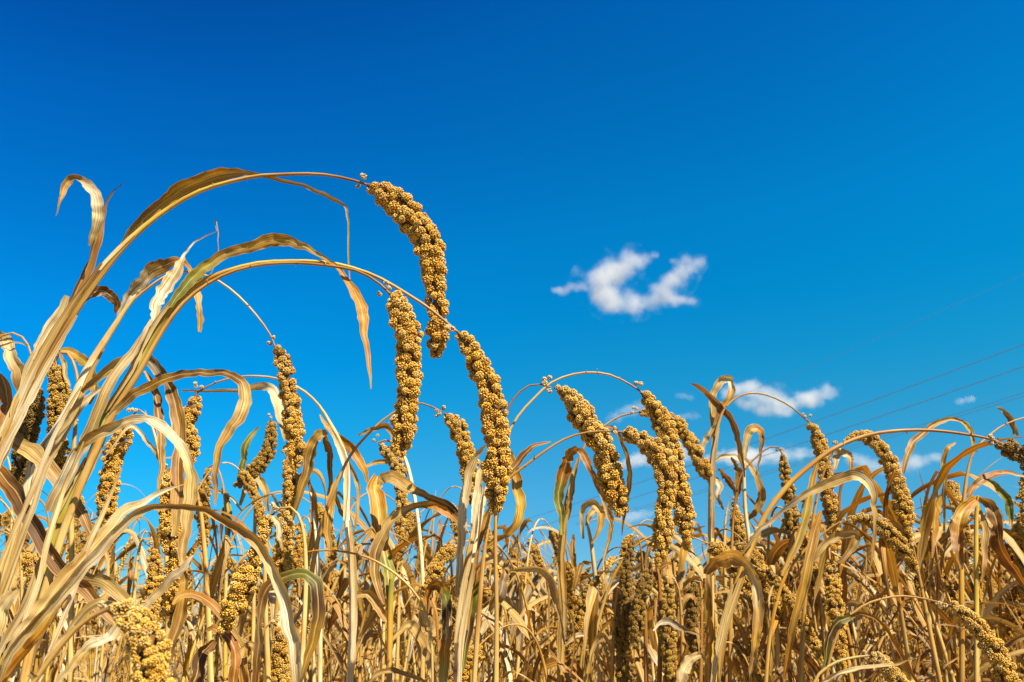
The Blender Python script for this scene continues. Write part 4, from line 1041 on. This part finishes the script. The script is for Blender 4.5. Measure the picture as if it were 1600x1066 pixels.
def gen_plant(seed, lod):
    """arrays of one dry plant about 1.3 m tall: stalk, blades, drooping head"""
    rng = np.random.default_rng(seed)
    fine = lod == 0
    odds = GOLD_ODDS if seed % 4 >= 2 else LEAF_ODDS      # riper plants are browner
    H = rng.uniform(1.06, 1.18)
    az = rng.uniform(0, 6.28)
    out = np.array([math.cos(az), math.sin(az), 0])
    lean = out * rng.uniform(0.02, 0.16)
    top = np.array([0, 0, H]) + lean
    stem = bezier(np.zeros(3), np.array([0, 0, H * 0.55]) + lean * 0.2, top, 30 if fine else 5)
    d = nrm(stem[-1] - stem[-2])
    reach = rng.uniform(0.07, 0.16)
    apex = top + d * rng.uniform(0.10, 0.22) + out * reach * 0.5
    end = apex + out * reach * 0.55 - np.array([0, 0, rng.uniform(0.0, 0.07)])
    ped = bezier(top, top + d * np.linalg.norm(apex - top) * 1.25, end, 16 if fine else 5)[1:]
    S = np.concatenate([stem, ped if seed % 2 else ped[:2]])
    seg = np.concatenate([[0], np.cumsum(np.linalg.norm(np.diff(S, axis=0), axis=1))])
    r = np.interp(seg, [0, H * 0.9, seg[-1]], [0.0052, 0.0036, 0.0012])
    nd = [H * k for k in (0.25, 0.45, 0.62, 0.78, 0.92)] if fine else []
    if fine:
        sr = np.unique(np.concatenate([seg] + [np.linspace(s - 0.01, s + 0.01, 7) for s in nd]))
        S2 = np.stack([np.interp(sr, seg, S[:, j]) for j in range(3)], -1)
        r2 = np.interp(sr, seg, r)
    else:
        S2, r2 = S, r
    stalk = tube(S2, r2, ['straw>straw>tan', 'pale>straw>straw', 'tan>gold>tan', 'straw>yellow>tan', 'white>pale>straw'][rng.integers(5)], 7 if fine else 3, nd)
    leaves = []
    nl = rng.integers(7, 12) if fine else 8
    a = rng.uniform(0, 6.28)
    for k in range(nl):
        f = rng.uniform(0.55, 1.0) if k > 2 else (0.98, 0.88, 0.78)[k]
        zi = f * H
        p0 = np.array([np.interp(zi, seg, S[:, j]) for j in range(3)])
        a += math.pi + rng.normal(0, 0.7)
        leaves.append(gen_blade(rng, p0, a, rng.uniform(0.12, 0.42), rng.choice([0.005, 0.007, 0.010, 0.014, 0.019]) * rng.uniform(0.85, 1.15), 22 if fine else 10, 5 if fine else 3, rng.uniform(0, 0.75), odds))
    hl = rng.uniform(0.13, 0.22)
    d2 = nrm(ped[-1] - ped[-2])
    m = 24 if fine else 5
    hang = nrm(d2 * 0.35 + out * 0.10 + np.array([0, 0, -1.0]))
    HP = bezier(ped[-1], ped[-1] + d2 * hl * 0.35, ped[-1] + d2 * hl * 0.25 + hang * hl * 0.85, m)
    t = np.linspace(0, 1, m)
    HR = rng.uniform(0.0105, 0.0145) * np.minimum(1, 0.45 + t * 3.5) * np.sqrt(np.clip(1.08 - t**4, 0.1, 1))
    head = seed_head_arrays(HP, HR, rng, 1 if fine else 0, rng.uniform(0.75, 1.0), rng.uniform(0.0, 0.2), 0.15) if seed % 2 else None
    hz = max(S2[:, 2].max(), max(l[0][:, 2].max() for l in leaves))
    return stalk, leaves, head, hz


SKY_X = np.array([-400, -100, 0, 150, 250, 330, 420, 520, 600, 700, 780, 830, 900, 980, 1040, 1100, 1180, 1300, 1420, 1480, 1600, 1700, 2000.])
SKY_Y = np.array([560, 560, 585, 660, 720, 720, 690, 690, 765, 780, 790, 850, 865, 865, 820, 765, 725, 735, 750, 715, 700, 690, 690.])
DENS_X = np.array([-400, 0, 150, 230, 340, 420, 800, 1000, 1080, 1200, 2000.])
DENS_Y = np.array([0.8, 0.8, 0.55, 0.40, 0.5, 0.88, 0.88, 0.85, 1.0, 1.25, 1.25])


def px_of(X, Y, Z):
    dz = Z - CAM_H
    d = Y * CP + dz * SP
    return 800 + F * X / d, 533 - F * (dz * CP - Y * SP) / d


NPROTO = 16
protos = []
for i in range(NPROTO):
    st, lv, hd, hz = gen_plant(200 + i, 0)
    protos.append((new_mesh('stalk', st[0], [st[1]], st[2], st[3], M_STALK),
                   [new_mesh('leaf', l[0], [l[1]], l[2], l[3], M_LEAF) for l in lv],
                   new_mesh('seed_head', hd[0], hd[1], hd[2], None, M_GRAIN) if hd else None, hz))
rng = np.random.default_rng(77)
spots, far = [], []
Y = 1.5
while Y < 26:
    step = 0.128 if Y < 4.4 else 0.14 + (Y - 4.4) * 0.022
    X = -0.80 * Y - 0.35
    while X < 0.80 * Y + 0.35:
        x, y = X + rng.uniform(-0.5, 0.5) * step, Y + rng.uniform(-0.5, 0.5) * step
        X += step
        px, _ = px_of(x, y, 1.0)
        if rng.random() > np.interp(px, DENS_X, DENS_Y) * (np.interp(px, [900, 1150], [0.6, 1.0]) if y > 3.2 else 1.0):
            continue
        lim = np.interp(px, SKY_X, SKY_Y) + rng.exponential(34) - 26
        # height whose top just reaches the skyline
        v = (533 - lim) / F
        zt = CAM_H + (SP + v * CP) * y / (CP - v * SP)
        hmax = rng.uniform(1.2, 1.42)
        if zt < 1.03:
            continue
        (spots if (y < 4.4) else far).append((x, y, min(zt, hmax)))
    Y += step
spots.sort(key=lambda s: s[1])
print('SPOTS', len(spots), len(far))
far = spots[285:] + far
spots = spots[:285]
first = [True] * NPROTO
FLABEL = 'dry straw-coloured millet plant among many alike in the dense field behind the tall arching heads'
FGROUP = 'millet plants massed in the field'
for i, (x, y, h) in enumerate(spots):
    gold = rng.random() < np.interp(px_of(x, y, 1.0)[0], [300, 700, 1000, 1200], [0.2, 0.4, 0.6, 0.9])
    k = int(rng.integers(NPROTO // 4)) * 4 + (2 if gold else 0) + int(rng.integers(2))
    st, lv, hd, hz = protos[k]
    root = thing('millet_plant', FLABEL, 'millet plant', (x, y, 0), FGROUP)
    s = h / hz
    root.scale = (rng.uniform(0.85, 1.1),) * 2 + (s,)
    root.rotation_euler = (0, 0, rng.uniform(0, 6.28))
    link('stalk', st, root)
    for l in lv:
        link('leaf', l, root)
    if hd:
        link('seed_head', hd, root)

# the plants farther off read as one mass
lods = [gen_plant(400 + i, 1) for i in range(14)]
acc = {'q': [], 't': [], 'V': [], 'C': [], 'U': [], 'M': []}
off = 0
for (x, y, h) in far:
    st, lv, hd, hz = lods[int(rng.integers(len(lods)))]
    a = rng.uniform(0, 6.28)
    c, s_ = math.cos(a), math.sin(a)
    R = np.array([[c, s_, 0], [-s_, c, 0], [0, 0, h / hz]])
    k = rng.uniform(0.85, 1.1)
    for part, mi in [(st, 1)] + [(l, 0) for l in lv] + ([((hd[0], hd[1], hd[2], None), 2)] if hd else []):
        v = part[0] @ R + np.array([x, y, 0])
        acc['V'].append(v)
        acc['C'].append(part[2] * k)
        acc['U'].append(part[3] if part[3] is not None else np.zeros((len(v), 2)))
        for f in (part[1] if isinstance(part[1], list) else [part[1]]):
            key = 'q' if f.shape[1] == 4 else 't'
            acc[key].append((f + off, mi))
        off += len(v)
me = new_mesh('far_millet', np.concatenate(acc['V']), [np.concatenate([f for f, _ in acc['q']]), np.concatenate([f for f, _ in acc['t']])],
              np.concatenate(acc['C']), np.concatenate(acc['U']), M_LEAF)
me.materials.append(M_STALK)
me.materials.append(M_GRAIN)
mi = np.concatenate([np.full(len(f), m_, np.int32) for key in 'qt' for f, m_ in acc[key]])
me.polygons.foreach_set('material_index', mi)
o = link('far_millet', me)
o['kind'] = 'stuff'
o['label'] = 'far mass of dry millet closing off the bottom of the sky'


# ------------------------------------------------------------------ power lines and clouds
M_WIRE = bpy.data.materials.new('aluminium_cable')
_t = nodes(M_WIRE)
_p = N(_t, 'ShaderNodeBsdfPrincipled')
_p.inputs['Base Color'].default_value = (0.10, 0.11, 0.12, 1)
_p.inputs['Roughness'].default_value = 0.6
_t.links.new(_p.outputs[0], N(_t, 'ShaderNodeOutputMaterial').inputs['Surface'])


def ray(x, y):
    u, v = (x - 800) / F, (533 - y) / F
    return np.array([u, CP - v * SP, SP + v * CP])


def wire(label, a, b, ra, rb, rad, sag):
    A = np.array([0, 0, CAM_H]) + ray(*a) * ra
    B = np.array([0, 0, CAM_H]) + ray(*b) * rb
    t = np.linspace(0, 1, 40)[:, None]
    P = A * (1 - t) + B * t - np.array([0, 0, 1.0]) * (4 * sag * t * (1 - t))
    mid = P.mean(0)
    v, q, tint, uv = tube(P - mid, np.full(40, rad), 'grey', 6)
    o = link('power_line', new_mesh('power_line', v, [q], tint, uv, M_WIRE), None, mid)
    o['label'], o['category'], o['group'] = label, 'power line', 'power lines crossing the sky'


wire('uppermost power line of the three clear ones, running just beneath the long low cloud', (1720, 493), (820, 812), 60, 118, 0.027, 0.5)
wire('power line between the uppermost and the close pair of cables', (1720, 530), (820, 829), 60, 118, 0.027, 0.5)
wire('upper cable of the close pair under the smallest round cloud', (1720, 575), (900, 818), 60, 118, 0.018, 0.5)
wire('lower cable of the close pair under the smallest round cloud', (1720, 581), (900, 821), 62, 120, 0.018, 0.5)
wire('faint lone power line passing high above the long low cloud', (1720, 375), (1000, 680), 95, 160, 0.016, 0.6)


def cloud(label, puffs, dist, dens, seed, scale=1.0):
    """puffs: (x, y, rx, ry) in photo pixels; each becomes a real ellipsoid of vapour at the given distance"""
    rg = np.random.default_rng(seed)
    pts = []
    for (x, y, rx, ry) in puffs:
        rx, ry = rx * 1.3, ry * 1.3
        r_ = ray(x, y)
        k = dist / r_[1]
        mpp = k / F
        c = np.array([0, 0, CAM_H]) + r_ * k
        c[1] += rg.uniform(-0.5, 0.5) * rx * mpp
        pts.append((c, rx * mpp, ry * mpp))
    cen = np.mean([p[0] for p in pts], 0)
    me = bpy.data.meshes.new('cloud')
    V, Fq = [], []
    o_ = 0
    for c, rx, ry in pts:
        for sub in range(1):
            u = np.linspace(0, np.pi, 11)
            w_ = np.linspace(0, 2 * np.pi, 16, endpoint=False)
            g = np.array([[(math.sin(a) * math.cos(b) * rx * 1.3, math.sin(a) * math.sin(b) * rx * 1.0, math.cos(a) * ry * 1.3) for b in w_] for a in u]).reshape(-1, 3)
            V += list(c - cen + g)
            for i in range(10):
                for j in range(16):
                    Fq.append((o_ + i * 16 + j, o_ + (i + 1) * 16 + j, o_ + (i + 1) * 16 + (j + 1) % 16, o_ + i * 16 + (j + 1) % 16))
            o_ += len(g)
    me.from_pydata([tuple(v) for v in V], [], Fq)
    tmp = bpy.data.objects.new('cloud', me)
    COL.objects.link(tmp)
    md = tmp.modifiers.new('r', 'REMESH')
    md.mode = 'VOXEL'
    md.voxel_size = min(min(p[1], p[2]) for p in pts) * 0.22
    dg = bpy.context.evaluated_depsgraph_get()
    me2 = bpy.data.meshes.new_from_object(tmp.evaluated_get(dg))
    bpy.data.objects.remove(tmp)
    me2.name = 'cloud'
    m = bpy.data.materials.new('cloud_vapour')
    t = nodes(m)
    L = t.links.new
    out = N(t, 'ShaderNodeOutputMaterial')
    pv = N(t, 'ShaderNodeVolumePrincipled')
    pv.inputs['Color'].default_value = (0.74, 0.74, 0.72, 1)
    pv.inputs['Anisotropy'].default_value = 0.1
    tc = N(t, 'ShaderNodeTexCoord')
    nz = N(t, 'ShaderNodeTexNoise')
    nz.inputs['Scale'].default_value = 1.0 / (0.75 * max(p[2] for p in pts) * 2)
    nz.inputs['Detail'].default_value = 9.0
    nz.inputs['Roughness'].default_value = 0.72
    of = N(t, 'ShaderNodeVectorMath', operation='ADD')
    of.inputs[1].default_value = tuple(rg.uniform(-500, 500, 3))
    L(tc.outputs['Object'], of.inputs[0])
    L(of.outputs[0], nz.inputs['Vector'])
    acc_ = None
    for c, rx, ry in pts:
        sb = N(t, 'ShaderNodeVectorMath', operation='SUBTRACT')
        sb.inputs[1].default_value = tuple(c - cen)
        L(tc.outputs['Object'], sb.inputs[0])
        dv = N(t, 'ShaderNodeVectorMath', operation='DIVIDE')
        dv.inputs[1].default_value = (rx, rx * 0.8, ry)
        L(sb.outputs[0], dv.inputs[0])
        ln = N(t, 'ShaderNodeVectorMath', operation='LENGTH')
        L(dv.outputs[0], ln.inputs[0])
        mr = N(t, 'ShaderNodeMapRange')
        mr.interpolation_type = 'SMOOTHSTEP'
        mr.inputs['From Min'].default_value, mr.inputs['From Max'].default_value = 0.0, 1.25
        mr.inputs['To Min'].default_value, mr.inputs['To Max'].default_value = 1.0, 0.0
        L(ln.outputs['Value'], mr.inputs['Value'])
        if acc_ is None:
            acc_ = mr.outputs[0]
        else:
            mx = N(t, 'ShaderNodeMath', operation='SMOOTH_MAX')
            mx.inputs[2].default_value = 0.2
            L(acc_, mx.inputs[0])
            L(mr.outputs[0], mx.inputs[1])
            acc_ = mx.outputs[0]
    # field + noise - threshold
    n1 = N(t, 'ShaderNodeMapRange')
    n1.clamp = False
    n1.inputs['From Min'].default_value, n1.inputs['From Max'].default_value = 0.3, 0.7
    n1.inputs['To Min'].default_value, n1.inputs['To Max'].default_value = -0.88, 0.25
    L(nz.outputs['Fac'], n1.inputs['Value'])
    ad = N(t, 'ShaderNodeMath', operation='ADD')
    L(acc_, ad.inputs[0])
    L(n1.outputs[0], ad.inputs[1])
    d2 = N(t, 'ShaderNodeMapRange')
    d2.inputs['From Min'].default_value, d2.inputs['From Max'].default_value = 0.0, 0.75
    d2.inputs['To Min'].default_value, d2.inputs['To Max'].default_value = 0.0, dens
    L(ad.outputs[0], d2.inputs['Value'])
    # nothing beyond the outermost shell of the vapour
    cut = N(t, 'ShaderNodeMapRange')
    cut.inputs['From Min'].default_value, cut.inputs['From Max'].default_value = 0.05, 0.3
    L(acc_, cut.inputs['Value'])
    mm = N(t, 'ShaderNodeMath', operation='MULTIPLY')
    L(d2.outputs[0], mm.inputs[0])
    L(cut.outputs[0], mm.inputs[1])
    L(mm.outputs[0], pv.inputs['Density'])
    L(pv.outputs[0], out.inputs['Volume'])
    me2.materials.clear()
    me2.materials.append(m)
    o = link('cloud', me2, None, cen)
    o['label'], o['category'], o['group'] = label, 'cloud', 'small fair-weather clouds'


def strokes(*ss):
    """each stroke: list of (x, y, r): puffs strung closely along it"""
    out = []
    for st in ss:
        st = np.array(st, float)
        d = np.concatenate([[0], np.cumsum(np.linalg.norm(np.diff(st[:, :2], axis=0), axis=1))])
        n = max(2, int(d[-1] / (st[:, 2].mean() * 0.62)) + 1)
        for q in np.linspace(0, d[-1], n):
            x, y, r = (np.interp(q, d, st[:, k]) for k in range(3))
            out.append((x, y, r * 1.15, r * 0.9))
    return out


cloud('largest white cloud, a ragged ring open to the sky in its middle', strokes([(868, 455, 7), (890, 452, 10), (915, 449, 11)],
      [(955, 476, 22), (940, 456, 27), (938, 438, 27), (955, 422, 27), (978, 412, 21), (1005, 404, 14), (1022, 400, 8)], [(950, 470, 22), (980, 472, 21), (1010, 469, 19), (1045, 465, 16), (1078, 473, 9)],
      [(1028, 452, 18), (1052, 440, 21), (1070, 422, 16), (1088, 412, 11)], [(1010, 402, 9), (1026, 398, 6)], [(1050, 408, 7), (1072, 410, 11)]), 700, 0.05, 3)
cloud('long low white cloud brightest at its right end, behind the looped cream blade', strokes([(1138, 612, 13), (1155, 606, 14), (1175, 612, 18), (1200, 622, 18), (1235, 632, 17), (1262, 622, 21), (1292, 616, 16)],
      [(1160, 628, 13), (1195, 640, 11), (1230, 645, 10)]), 900, 0.05, 4)
cloud('smallest round puff of cloud high at the right over the close pair of cables', strokes([(1502, 626, 7), (1516, 624, 7)]), 900, 0.035, 5)
cloud('pale flat cloud partly hidden behind the two crossing seed heads', strokes([(968, 728, 10), (1000, 716, 15), (1035, 712, 19), (1065, 708, 18), (1092, 702, 10)]), 1000, 0.05, 6)
cloud('pale broad cloud low behind the slender arched stalks right of the tall straight plant', strokes([(1105, 716, 11), (1145, 714, 16), (1190, 716, 19), (1235, 712, 17), (1272, 706, 10)]), 1000, 0.05, 7)
cloud('thin pale wisp low in the gap under the broad slanting head', strokes([(968, 812, 8), (990, 806, 11), (1018, 803, 8)]), 1200, 0.03, 8)
cloud('faint hazy cloud behind the hooked seed head', strokes([(1335, 716, 12), (1365, 728, 14), (1400, 732, 12), (1440, 720, 14), (1465, 714, 9)]), 1200, 0.024, 9)
cloud('thin torn wisp of cloud left of the looped cream blade', strokes([(955, 655, 9), (980, 644, 13), (1005, 632, 10)], [(1060, 616, 7), (1080, 622, 7)], [(1058, 652, 6), (1090, 650, 7)]), 1100, 0.016, 10)
